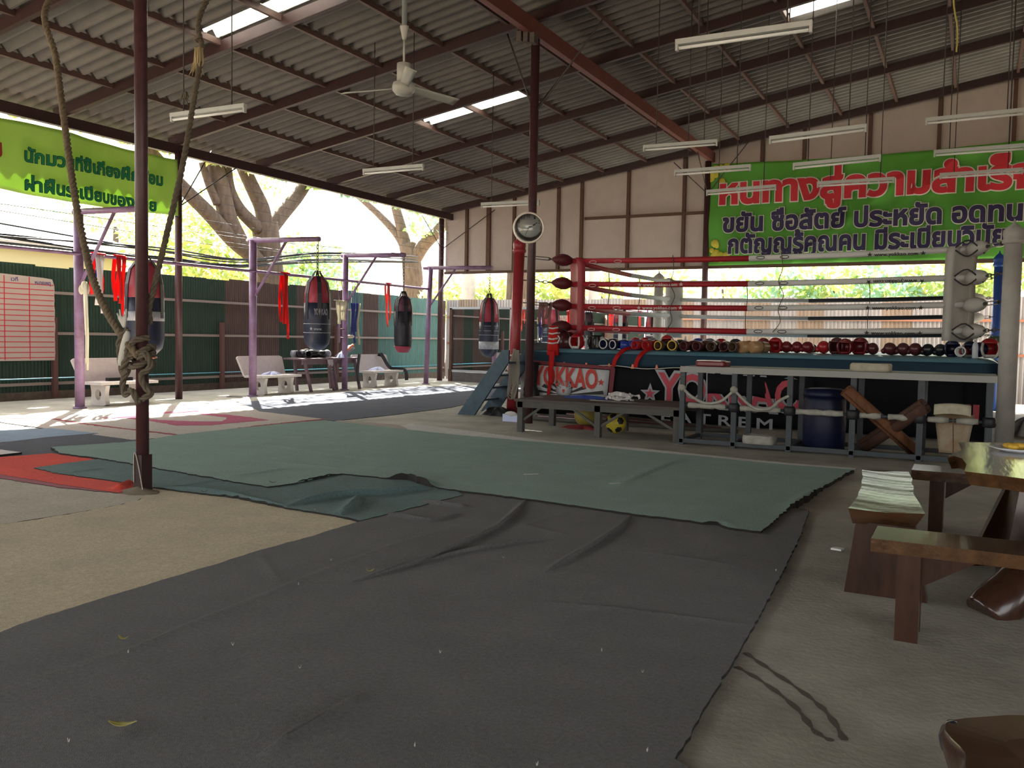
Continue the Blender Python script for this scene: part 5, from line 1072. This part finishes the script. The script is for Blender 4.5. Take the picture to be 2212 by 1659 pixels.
for k, P in enumerate((((1610, 1410), (1660, 1445), (1740, 1500), (1790, 1545), (1825, 1600)), ((1590, 1440), (1650, 1475), (1720, 1530), (1760, 1580), (1800, 1602)))):
    S = spline([fl(*q) for q in P], 6)
    for i in range(len(S) - 1):
        d = (S[i + 1] - S[i]).normalized(); s_ = V(-d.y, d.x, 0) * (.012 + .006 * math.sin(i * 1.7 + k)); s2 = V(-d.y, d.x, 0) * (.012 + .006 * math.sin((i + 1) * 1.7 + k)); up = V(0, 0, .0015)
        b.add([S[i] - s_ + up, S[i] + s_ + up, S[i + 1] + s2 + up, S[i + 1] - s2 + up], [(0, 3, 2, 1)])
o = b.build('floor_stain', mat('damp_concrete', (.10, .085, .07), .6)); o.parent = bpy.data.objects['floor']

# ------------------------------------------------------------------ heavy wood furniture at the right
M_wood = mat('varnished_wood', (.080, .036, .015), .2, noise=.6, nscale=2.2, stretch=(1, 7, 7), spec=.6, coat=.35, bump=.15, bscale=3); M_woodd = mat('dark_varnished_wood', (.06, .025, .014), .25, noise=.5, nscale=3, stretch=(5, 5, 1), coat=.4)
M_woodx = mat('varnished_wood_long', (.105, .048, .018), .18, noise=.6, nscale=2.2, stretch=(7, 1, 7), spec=.6, coat=.35, bump=.15, bscale=3)
t = thing('live_edge_bench', 'wavy live edge wooden bench at the end of the table nearest the carpets', 'bench', (-.45, 6.2, 0))
EL = [fl(*q, .50) for q in ((1832, 1097), (1842, 1086), (1853, 1072), (1855, 1062), (1861, 1050), (1861, 1040), (1864, 1030), (1862, 1022), (1862, 1015))]
ER = [fl(*q, .50) for q in ((1999, 1110), (1990, 1094), (1981, 1078), (1973, 1064), (1974, 1053), (1969, 1043), (1971, 1034), (1966, 1026), (1962, 1018))]
SLs, SRs = spline(EL, 5), spline(ER, 5); nE = len(SLs)
def lb(u, v): k = min(nE - 1, int(round(v * (nE - 1)))); p = SLs[k].lerp(SRs[k], u); return p + V(0, 0, .003 * math.sin(p.y * 9 + u) + .0012 * math.sin(p.y * 38 + 4 * u) - .006 * math.sin(math.pi * u))
b = MB(); b.grid(lambda u, v: lb(u, v), 8, nE - 1)
top = [lb(0, k / (nE - 1)) for k in range(nE)] + [lb(1, k / (nE - 1)) for k in range(nE - 1, -1, -1)]; c0 = sum(top, V(0, 0, 0)) / len(top)
bot = [V(c0.x + (p.x - c0.x) * .80, c0.y + (p.y - c0.y) * .985, .41) for p in top]; m_ = len(top)
fr_ = [lb(k / 8, 0) for k in range(9)]
b.add(top + bot, [(i, m_ + i, m_ + i + 1, i + 1) for i in range(m_ - 1)] + [tuple(range(m_, 2 * m_))]); b.add(fr_ + [bot[0], bot[-1]], [tuple(range(9)) + (10, 9)])
b.build('seat', M_wood, t)
for y in (5.36, 6.82):
    dx = -.06 if y > 6 else 0; b = MB(); b.prism([(-.615 + dx, y, 0), (-.175 + dx * 2, y, 0), (-.25 + dx * 2, y, .42), (-.565 + dx, y, .42)], (0, .11, 0)); b.build('leg', M_woodd, t)
t = thing('long_bench', 'long plank bench in front of the table, its end toward the concrete floor', 'bench', (.6, 4.8, 0))
b = MB(); b.box((-.41, 4.58, .43), (1.6, 4.92, .495)); b.build('seat', M_woodx, t)
for x in (-.29, 1.3): b = MB(); b.box((x, 4.60, 0), (x + .105, 4.70, .43)); b.build('leg', M_woodd, t)
for x in (-.29, 1.3): b = MB(); b.box((x, 4.80, 0), (x + .105, 4.9, .43)); b.build('leg', M_woodd, t)
b = MB(); b.prism([(-.185, 4.72, .43), (.10, 4.72, .43), (-.185, 4.72, .25)], (0, .05, 0)); b.build('brace', M_woodd, t)
t = thing('plank_bench', 'plank bench behind the table, half hidden by its broken corner', 'bench', (.6, 7.5, 0))
b = MB(); b.box((-.39, 7.36, .41), (1.6, 7.74, .485)); b.build('seat', M_woodx, t)
for x in (-.26, 1.2):
    for y in (7.40, 7.62): b = MB(); b.box((x, y, 0), (x + .10, y + .09, .41)); b.build('leg', M_woodd, t)
b = MB(); b.prism([(-.15, 7.45, .41), (.05, 7.45, .41), (-.15, 7.45, .27)], (0, .05, 0)); b.build('brace', M_woodd, t)
t = thing('slab_table', 'thick live edge slab table with a broken corner and root pedestal', 'table', (.8, 6.3, 0))
out = [fl(2212, 1034, .76), fl(2150, 1026, .76), fl(2083, 1018, .76), fl(2088, 1003, .76), fl(2078, 990, .76), fl(2060, 985, .76), fl(2045, 986, .76), fl(2062, 978, .76), fl(2078, 972, .76), fl(2080, 962, .76), fl(2070, 955, .76), fl(2150, 956, .76)]
out = [V(1.7, 5.35, .76)] + out + [V(1.7, 7.2, .76)]; out = out[::-1]
b = MB(); n = len(out); bot = [V(p.x + (.03 if p.x < .2 else 0), p.y + (.02 if p.y < 6 else 0), .685) for p in out]; b.add(out + bot, [tuple(range(n)), tuple(range(n, 2 * n))[::-1]] + [(i, n + i, n + (i + 1) % n, (i + 1) % n) for i in range(n)])
o = b.build('top', M_woodx, t)
if o.data.polygons[0].normal.z < 0: o.data.flip_normals()
b = MB(); b.prism([(.18, 5.75, 0), (.75, 5.75, 0), (.70, 5.8, .64), (.27, 5.8, .64)], (0, .9, 0)); b.build('pedestal', M_woodd, t)
b = MB(); A = fl(2128, 1325); S = spline([A + V(0, .0, -.02), A + V(.13, .10, .12), A + V(.27, .22, .30), A + V(.38, .35, .55)], 6)
b.tube(S, [.12, .125, .13, .13, .13, .125, .12, .12, .115, .11, .11, .11, .11, .11, .1, .1, .1, .1, .1][:len(S)], 14); b.build('root_leg', M_woodd, t)
b = MB(); b.prism([fl(2090, 1222) + V(0, 0, 0), fl(2160, 1222), (.45, 6.9, .64), (.30, 6.9, .64)], (0, .25, 0)); b.build('root_leg', M_woodd, t)
pc = fl(2200, 972, .77); t = thing('food_tray', 'white tray of yellow fruit pieces on the slab table', 'tray', (pc.x, pc.y, .76))
b = MB(); b.lathe((pc.x, pc.y, .76), [(.10, 0), (.105, .004), (.17, .022), (.165, .026), (.10, .01), (.01, .008)], 8); b.build('tray', mat('white_foam_tray', (.72, .75, .82), .5), t)
for k in range(9): a = k * 2.4; r = .028 * math.sqrt(k); b = MB(); b.ball((pc.x + r * math.cos(a), pc.y + r * math.sin(a), .79 + .006 * (k % 3)), (.04, .03, .02), 8); b.build('fruit_piece', mat('yellow_fruit', (.62, .38, .04), .45), t)
t = thing('log_stool', 'polished tree trunk stool at the near corner, cut off by the frame', 'stool', (.28, 2.42, 0))
def rim(a): return .30 * (1 + .10 * math.sin(3 * a + .6) + .05 * math.sin(7 * a + 1))
b = MB(); n = 48
vs = [V(.28, 2.42, .45)] + [V(.28 + .55 * rim(a) * math.cos(a), 2.42 + .55 * rim(a) * math.sin(a), .452) for a in [2 * math.pi * k / n for k in range(n)]] + [V(.28 + rim(a) * math.cos(a), 2.42 + rim(a) * math.sin(a), .45 - .004) for a in [2 * math.pi * k / n for k in range(n)]]
b.add(vs, [(0, 1 + k, 1 + (k + 1) % n) for k in range(n)] + [(1 + k, 1 + n + k, 1 + n + (k + 1) % n, 1 + (k + 1) % n) for k in range(n)]); b.build('seat', mat('red_brown_slab', (.10, .035, .014), .2, noise=.65, nscale=5, coat=.5), t)
b = MB(); pr = [(1.0, .446), (1.04, .43), (1.0, .38), (.85, .25), (.95, .1), (1.08, 0)]
b.add([V(.28 + rim(a) * q * math.cos(a), 2.42 + rim(a) * q * math.sin(a), z_) for q, z_ in pr for a in [2 * math.pi * k / n for k in range(n)]], [(i * n + k, (i + 1) * n + k, (i + 1) * n + (k + 1) % n, i * n + (k + 1) % n) for i in range(5) for k in range(n)], True); b.build('trunk', M_woodd, t)
b = MB(); p = fl(2058, 1596, .40); b.ball((p.x - .0, p.y + .0, .40), (.035, .05, .05), 12); b.build('knot', mat('dark_knot', (.03, .03, .045), .25, coat=.5), t)

# ------------------------------------------------------------------ ceiling fan
hub = EYE + ray(872, 191) * 9.15; hx, hy, hz = hub
t = thing('ceiling_fan', 'white three bladed ceiling fan hanging on a long rod', 'fan', (hx, hy, hz)); M_fan = mat('fan_white', (.42, .41, .37), .45)
up = lambda py: at(872, py, 1, hy).z
b = MB(); b.lathe((hx, hy, 0), [(.03, up(207)), (.085, up(204)), (.118, up(196)), (.123, up(188)), (.11, up(180)), (.06, up(177))], 28); hubo = b.build('hub', M_fan, t)
b = MB(); b.lathe((hx, hy, 0), [(.073, up(179)), (.073, up(138)), (.03, up(136))], 22); b.build('motor', M_fan, t)
b = MB(); b.tube([(hx, hy, up(138)), (hx, hy, up(80))], .012, 10); b.build('down_rod', M_fan, t)
b = MB(); b.lathe((hx, hy, 0), [(.018, up(86)), (.025, up(80)), (.045, up(60)), (.047, up(57)), (.02, up(56))], 20); b.build('canopy', M_fan, t)
b = MB(); b.tube([(hx, hy, up(57)), (hx, hy, zr(hx) + .1)], .028, 10); b.build('hanging_pipe', mat('grey_pipe', (.20, .22, .22), .5), t)
vd = (V(hx, hy, 0) - V(0, 0, 0)).normalized(); a0 = math.atan2(-vd.y, -vd.x) + .10
for k in range(3):
    a = a0 + k * 2 * math.pi / 3; d = V(math.cos(a), math.sin(a), 0); s_ = V(-d.y, d.x, 0); z = hz + .015
    b = MB(); b.sheet(lambda u, v: V(hx, hy, z) + d * (.11 + .60 * u) + s_ * ((v - .5) * (.085 + .03 * u)) + V(0, 0, -.045 * (v - .5) - .015 * u), 8, 3, .008); b.build('blade', M_fan, hubo)
b = MB(); S = spline([(hx - .1, hy, up(215)), (hx - .1, hy, up(208))], 2)

# ------------------------------------------------------------------ hanging strip lights
M_lamp = mat('lamp_enamel', (.50, .51, .48), .5, noise=.12, nscale=12); M_tube = mat('lamp_tube', (.80, .80, .78), .25)
LM = [((1460, 97), (1755, 55), 'largest strip light hanging nearest the viewer'), ((1390, 320), (1550, 307), 'strip light in front of the red girder end'), ((1457, 373), (1622, 361), 'strip light over the top left corner of the green wall banner'), ((1662, 302), (1872, 275), 'strip light hanging in front of the boards above the banner'),
      ((1713, 359), (1903, 340), 'strip light level with the top edge of the green wall banner'), ((1526, 416), (1677, 404), 'strip light across the first red letters of the banner'), ((1765, 398), (1932, 388), 'strip light across the middle red letters of the banner'), ((1999, 262), (2215, 240), 'highest strip light at the right edge'),
      ((2017, 331), (2215, 316), 'strip light at the right edge along the top of the banner'), ((2030, 380), (2210, 368), 'strip light across the last red letters at the right edge'), ((1040, 443), (1165, 437), 'strip light behind the clock column'), ((370, 253), (530, 232), 'strip light beside the climbing rope above the left banner'), ((785, 371), (915, 360), 'strip light below the ceiling fan near the eave')]
YL = [8.2, 14.05, 14.1, 12.4, 13.95, 15.9, 16.15, 14.1, 15.4, 16.95, 14.75, 7.75, 12.25]
for (a, c, lab), y in zip(LM, YL):
    A = at(*a, 1, y); B2 = at(*c, 1, y); m = (A + B2) / 2; z = m.z; x0, x1 = A.x, B2.x; t = thing('strip_light', lab, 'lamp', (m.x, y, z)); t_ = (B2.z - A.z)
    b = MB(); b.bar((x0, y, z + .02 - t_ / 2), (x1, y, z + .02 + t_ / 2), .055, .05); b.build('housing', M_lamp, t)
    b = MB(); b.tube([(x0 + .03, y, z - .035 - t_ / 2), (x1 - .03, y, z - .035 + t_ / 2)], .016, 10); b.build('tube', M_tube, t)
    for xx, s_ in ((x0, -.5), (x1 - .025, .5)): b = MB(); zc_ = z + t_ * s_; b.box((xx, y - .02, zc_ - .06), (xx + .025, y + .02, zc_ + .01)); b.build('tube_holder', M_lamp, t)
    for xx in (x0 + .22, x1 - .22): b = MB(); b.tube([(xx, y, z + .04), (xx, y, zr(xx) + .21)], .008, 6); b.build('hanger', M_wire, t)
b = MB(); A = at(2060, 0, 1, 12.6); S = spline([A + V(0, 0, .6), A, at(2068, 60, 1, 12.6), at(2066, 112, 1, 12.6)], 6); b.tube(S, .012, 6); tag(b.build('yellow_cable', mat('yellow_cable', (.45, .38, .10), .5)), 'yellow electric cable hanging from the roof at the right', 'cable')

# ------------------------------------------------------------------ climbing rope tied round the near column
M_rope = mat('hemp_rope', (.21, .16, .105), .95, noise=.4, nscale=20, bump=.4, bscale=60); M_rope2 = mat('dark_hemp_rope', (.15, .12, .085), .95, noise=.4, nscale=20); M_fray = mat('frayed_hemp', (.42, .33, .18), .95)
def twisted(b, P, R0, turns_per_m=5.5, n=7, strands=3):
    S = spline(P, 10); L = 0; prev = None; fr = []
    for i, p in enumerate(S):
        d = (S[min(i + 1, len(S) - 1)] - S[max(i - 1, 0)]).normalized()
        if i: L += (p - S[i - 1]).length
        x = d.orthogonal().normalized() if prev is None else (prev - d * prev.dot(d)).normalized(); prev = x; fr.append((p, x, d.cross(x), L))
    fine = []
    for i in range(len(fr) - 1):
        k = max(1, int((fr[i + 1][3] - fr[i][3]) / .022))
        for j in range(k):
            t_ = j / k; fine.append(tuple(fr[i][q].lerp(fr[i + 1][q], t_) for q in range(3)) + (fr[i][3] + (fr[i + 1][3] - fr[i][3]) * t_,))
    for s_ in range(strands):
        b.tube([p + (x * math.cos(2 * math.pi * (l * turns_per_m + s_ / strands)) + y * math.sin(2 * math.pi * (l * turns_per_m + s_ / strands))) * R0 * .52 for p, x, y, l in fine], R0 * .55, n)
Yr = 5.33; A_ = lambda px, py, y=Yr: at(px, py, 1, y)
t = thing('climbing_rope', 'thick old climbing rope looped from the roof and knotted round the near column', 'rope', (-6.57, 5.33, 1.2))
b = MB(); T0 = A_(108, 0, 6.4); twisted(b, [V(T0.x - .15, 7.6, zr(T0.x)), T0, A_(122, 130, 6.2), A_(140, 270, 6.0), A_(158, 400, 5.8), A_(176, 500, 5.65), A_(200, 600, 5.5), A_(232, 675, 5.35), A_(275, 740, 5.25), A_(300, 770, 5.24)], .036); b.build('light_rope', M_rope, t)
b = MB(); T1 = A_(447, 0, 6.4); twisted(b, [V(T1.x + .1, 7.6, zr(T1.x)), T1, A_(436, 110, 6.2), A_(418, 220, 6.0), A_(398, 340, 5.8), A_(376, 440, 5.65), A_(352, 540, 5.5), A_(333, 620, 5.42), A_(322, 665, 5.40), (-6.56, 5.41, 1.5)], .028); b.build('dark_rope', M_rope2, t)
for (px, py, y, n_, L0, m) in ((430, 104, 6.2, 46, .26, M_fray), (402, 200, 6.05, 10, .1, M_rope2)):
    b = MB()
    for k in range(n_):
        rnd = random.Random(k + px); p = A_(px, py, y - .05) + V(rnd.uniform(-.032, .032), rnd.uniform(-.03, .02), 0); b.tube([p, p + V(rnd.uniform(-.03, .02), 0, -L0 * .5), p + V(rnd.uniform(-.06, .03), rnd.uniform(-.03, .03), -L0 * rnd.uniform(.7, 1.1))], [.008, .006, .002], 5)
    b.build('frayed_end', m, t)
b = MB(); twisted(b, [A_(428, 95, 6.2) + V(.03 * math.cos(k), .03 * math.sin(k), .01 * k) for k in range(9)], .012, 3, 5); b.build('whipping', M_rope, t)
kc = V(-6.57, 5.33, 0); b = MB(); rnd = random.Random(9)
for k in range(3):
    z = 1.12 + .08 * k; twisted(b, [kc + V((.085 + .02 * rnd.random()) * math.cos(a), (.085 + .02 * rnd.random()) * math.sin(a), z + .04 * math.sin(a + k) + .07 * a / 6.3) for a in [2 * math.pi * j / 9 for j in range(10)]], .028, 4, 6)
for k, P in enumerate([[(-.10, -.06, 1.46), (-.17, -.1, 1.36), (-.19, -.08, 1.2), (-.12, -.1, 1.06), (-.10, -.06, 1.18)], [(.06, -.08, 1.2), (.14, -.08, 1.25), (.17, -.05, 1.14), (.10, -.09, 1.06), (.13, -.08, .96), (.18, -.06, .90), (.08, -.08, .84)], [(-.06, -.1, 1.1), (-.13, -.1, 1.0), (-.1, -.1, .88), (.0, -.11, .92), (.08, -.1, .8)], [(-.12, -.08, 1.3), (-.05, -.11, 1.24), (-.14, -.1, 1.1)]]):
    twisted(b, [kc + V(*q) for q in P], .028, 4, 6)
b.build('knot', M_rope2, t)
b = MB(); c0 = kc + V(-.15, -.09, 1.30)
Mx = V(.3, 0, 1).normalized().to_track_quat('Z', 'Y').to_matrix(); b.lathe(c0 - V(.02, 0, .18), [(.02, 0), (.036, .05), (.04, .2), (.03, .30), (.015, .34)], 10, Mx)
for k in range(5): b.tube(spline([c0 + V(.03, 0, .18), c0 + V(-.02 + .02 * k, -.01, .26), c0 + V(-.06 + .03 * k, 0, .30 + .04 * math.sin(k * 2))], 3), [.014] * 4 + [.008] * 3, 6)
b.build('white_binding', mat('white_binding', (.55, .53, .48), .9), t)

# ------------------------------------------------------------------ banners
M_bnr = mat('banner_green', (.115, .40, .045), .6, trans=.12, noise=.12, nscale=2); M_bnl = mat('banner_lime', (.45, .65, .15), .7, trans=.34, noise=.1, nscale=2)
YB3 = 23.94; w3 = lambda p: V(p.x, p.y + .022 * math.sin(p.x * 2.1 + p.z * 2.6) + .016 * math.sin(p.x * 5.1 - p.z * 4.0) - .03 * math.exp(-((p.x - p.z * 1.1 + 7.2) / .22) ** 2) - .03 * math.exp(-((p.x - p.z * 1.3 + 9.0) / .16) ** 2), p.z)
t = thing('wall_banner', 'wide green banner with red and dark blue writing on the back gable', 'banner', (-2.6, 23.94, 4.9)); tl, bl = at(1532, 347, 1, YB3), at(1532, 574, 1, YB3); XR2 = 1.9
b = MB(); b.sheet(lambda u, v: w3(V(tl.x + (XR2 - tl.x) * u, YB3, (3.56 + (bl.z - 3.56) * (1 - u)) + ((6.34 - .55 * u * 0 - .10 * math.sin(math.pi * u)) - 3.56) * v)), 150, 40, .008); clo = b.build('cloth', M_bnr, t)
def brow(name, body, px0, py0, px1, ch, m, r, lift, ref):
    O = at(px0, py0, 1, YB3 - .05); U = V(at(px1, py0, 1, YB3 - .05).x - O.x, 0, 0); return lettering(name, body, m, clo, O, U, (0, 0, 1), ch, r, lift, fn=w3, ref=ref)
M_lw = mat('lettering_white', (.62, .58, .50), .6); M_lred = mat('lettering_bright_red', (.52, .018, .03), .6); M_lnv = mat('lettering_navy', (.022, .016, .065), .6)
for body, a, ch, m, r0, r1, ref in (('หนทางสู่ความสำเร็จ', (1557, 440, 2232), .50, M_lred, .046, .076, 'น'), ('ขยัน ซื่อสัตย์ ประหยัด อดทน', (1563, 501, 2205), .36, M_lnv, .042, .070, 'น'), ('กตัญญูรู้คุณคน มีระเบียบวินัย', (1574, 547, 2170), .36, M_lnv, .042, .070, 'น')):
    brow('lettering_edge', body, *a, ch, M_lw, r1, .012, ref); brow('lettering', body, *a, ch, m, r0, .022, ref)
M_gold = mat('banner_gold', (.55, .48, .05), .6)
for cx_, cz_, sx_, sz_ in ((tl.x, 6.28, 1, -1), (bl.x, 3.64, 1, 1)):
    b = MB()
    for k in range(11):
        rnd = random.Random(k + int(cz_ * 10)); p = w3(V(cx_ + sx_ * (.06 + .5 * rnd.random() ** 1.6), YB3 - .03, cz_ + sz_ * (.06 + .45 * rnd.random() ** 1.6))); r = .07 + .05 * rnd.random(); b.lathe(p, [(r, 0), (r * .9, .006), (.01, .008)], 7, Matrix.Rotation(R(90), 3, 'X'))
    b.build('gold_corner', M_gold, clo)
t = thing('eave_banner', 'lime green banner with dark green writing hung in the opening under the eave', 'banner', (-14.93, 10.5, 4.4)); XB = -14.93
w4 = lambda p: V(p.x + .03 * math.sin(p.y * 3.3 + p.z) + .02 * math.sin(p.y * 7.1 - 2 * p.z), p.y, p.z)
c00 = at(378, 468, 0, XB); c01 = at(384, 347, 0, XB); d0 = at(0, 412, 0, XB); d1 = at(0, 262, 0, XB)
b = MB(); b.sheet(lambda u, v: w4(V(XB, 7.2 + (c01.y - 7.2) * u, (d0.z + (c00.z - d0.z) * u) * (1 - v) + (d1.z + .07 + (c01.z + .02 - d1.z - .07) * u) * v - .03 * math.sin(math.pi * u * 3) * v + .03 * math.sin(math.pi * u * 2.3) * (1 - v))), 80, 16, .008); clo = b.build('cloth', M_bnl, t)
M_lg = mat('lettering_deep_green', (.012, .20, .08), .7, trans=.2); M_lgd = mat('lettering_dark_outline', (.01, .045, .03), .7)
for body, a, c in (('นักมวยที่ขี้เกียจฝึกซ้อม', (56, 347), (350, 401)), ('ฝ่าฝืนระเบียบของค่าย', (58, 409), (336, 456))):
    O = at(*a, 0, XB + .05); E_ = at(*c, 0, XB + .05); ch = .17
    lettering('lettering_edge', body, M_lgd, clo, O, E_ - O, (0, 0, 1), ch, .055, .006, fn=w4, ref='น'); lettering('lettering', body, M_lg, clo, O, E_ - O, (0, 0, 1), ch, .03, .014, fn=w4, ref='น')
O = at(-16, 335, 0, XB + .05); E_ = at(3, 338, 0, XB + .05); lettering('lettering', 'ม', mat('lettering_dark_red', (.25, .03, .02), .7), clo, O, E_ - O, (0, 0, 1), .22, .05, .01, fn=w4, ref='น')
for p0, p1 in (((XB, c01.y, c01.z), (-15.04, 13.1, 5.2)), ((XB, c00.y, c00.z), (-15.0, 13.15, 3.9))): b = MB(); b.tube([p0, p1], .01, 5); b.build('tie_cord', M_wire, t)

# ------------------------------------------------------------------ things on and round the leggy table
tz = .84
for i, (y, x, c, c2) in enumerate([(16.9, -14.85, 'black', 'black'), (17.1, -14.98, 'black', 'grey'), (17.3, -14.8, 'black', 'black'), (17.52, -14.95, 'black', 'black'), (17.75, -14.85, 'grey', 'black')]):
    glove('black glove on the leggy table, %s from the bag side' % ordinal(i), (x, y, tz), c, None, R(70 + 37 * i), i % 2 == 0, 1.25, cuffc=c2)
b = MB(); b.sheet(lambda u, v: V(-14.95 + .26 * u, 18.15 + .5 * v, tz + .02 + .26 * v + .05 * math.sin(math.pi * u)), 6, 6, .05); tag(b.build('shin_pad', GM['grey']), 'grey shin pad leaning up on the end of the leggy table', 'pad')
b = MB(); S = spline([(-14.66, 18.1, tz + .02), (-14.68, 18.35, tz + .18), (-14.7, 18.6, tz + .33), (-14.75, 18.68, tz + .28)], 5); b.tube(S, .03, 8); tag(b.build('orange_strap', GM['orange']), 'orange strap along the grey shin pad on the leggy table', 'strap')
b = MB(); cloth_strip(b, (-14.5, 18.62, tz + .1), .8, .12, (0, 1, 0), .02, 3); tag(b.build('dark_belt', M_black), 'dark belt hanging off the far end of the leggy table', 'belt')
heap('blue_white_cloth', 'pale blue cloth bunched on the table edge behind the purple stand', 'cloth', (-14.6, 18.02, tz), (.12, .12, .12), M_paleb, 17)
LX = -14.36; la, lc = at(733, 740, 0, LX), at(737, 652, 0, LX); t = thing('hanging_ladder', 'short purple hanging ladder beside the stand at the leggy table', 'ladder', (LX, la.y, la.z)); lw = .20
for dy_ in (0, lw): b = MB(); b.tube([(LX, la.y + dy_, la.z), (LX, la.y + dy_, lc.z)], .022, 8); b.tube([(LX, la.y + dy_, lc.z), (-14.47, la.y + dy_, 2.83)], .006, 5); b.build('side_rail', M_purple, t)
for py in (668, 690, 711, 730): z = at(735, py, 0, LX).z; b = MB(); b.tube([(LX, la.y, z), (LX, la.y + lw, z)], .016, 8); b.build('rung', M_stud, t)
b = MB()
for k in range(3): cloth_strip(b, (LX + .05, la.y - .10 + .12 * k, lc.z + .03), .5 + .1 * (k == 0), .15, (0, 1, 0), .015, 30 + k)
for k in range(3): b.sheet(lambda u, v: (LX + .05 - .1 * u, la.y - .17 + .12 * k + .14 * v, lc.z + .03), 3, 2, .006)
tag(b.build('cream_towel', M_ycl), 'sunlit cream towel hung on the short ladder by the stand', 'towel')
c = at(768, 655, 0, -14.48); t = thing('hand_wraps', 'dark blue hand wraps hanging right of the glove table stand', 'hand wraps', (c.x, c.y, c.z))
for k, d in enumerate((.9, 1.05, .75, 1.1)):
    b = MB(); yy = c.y - .15 + .10 * k; cloth_strip(b, (c.x, yy, c.z), d, .10, (0, 1, 0), .02, 70 + k); b.tube([(c.x, yy, c.z), (-14.46, yy, 2.85)], .006, 5); b.build('wrap', M_wb if k < 3 else M_black, t)
c = at(757, 727, 0, -14.5); b.tube([c, (-14.46, c.y, 2.85)], .005, 5); b.ball(c, (.12, .08, .05), 12); tag(b.build('sunlit_pad', M_ycl), 'small cream pad catching the sun over the glove table', 'pad')
heap('black_rag', 'black rag lying on the concrete beside the second purple stand', 'cloth', (fl(512, 858).x, fl(512, 858).y, 0), (.35, .12, .03), M_black, 21)
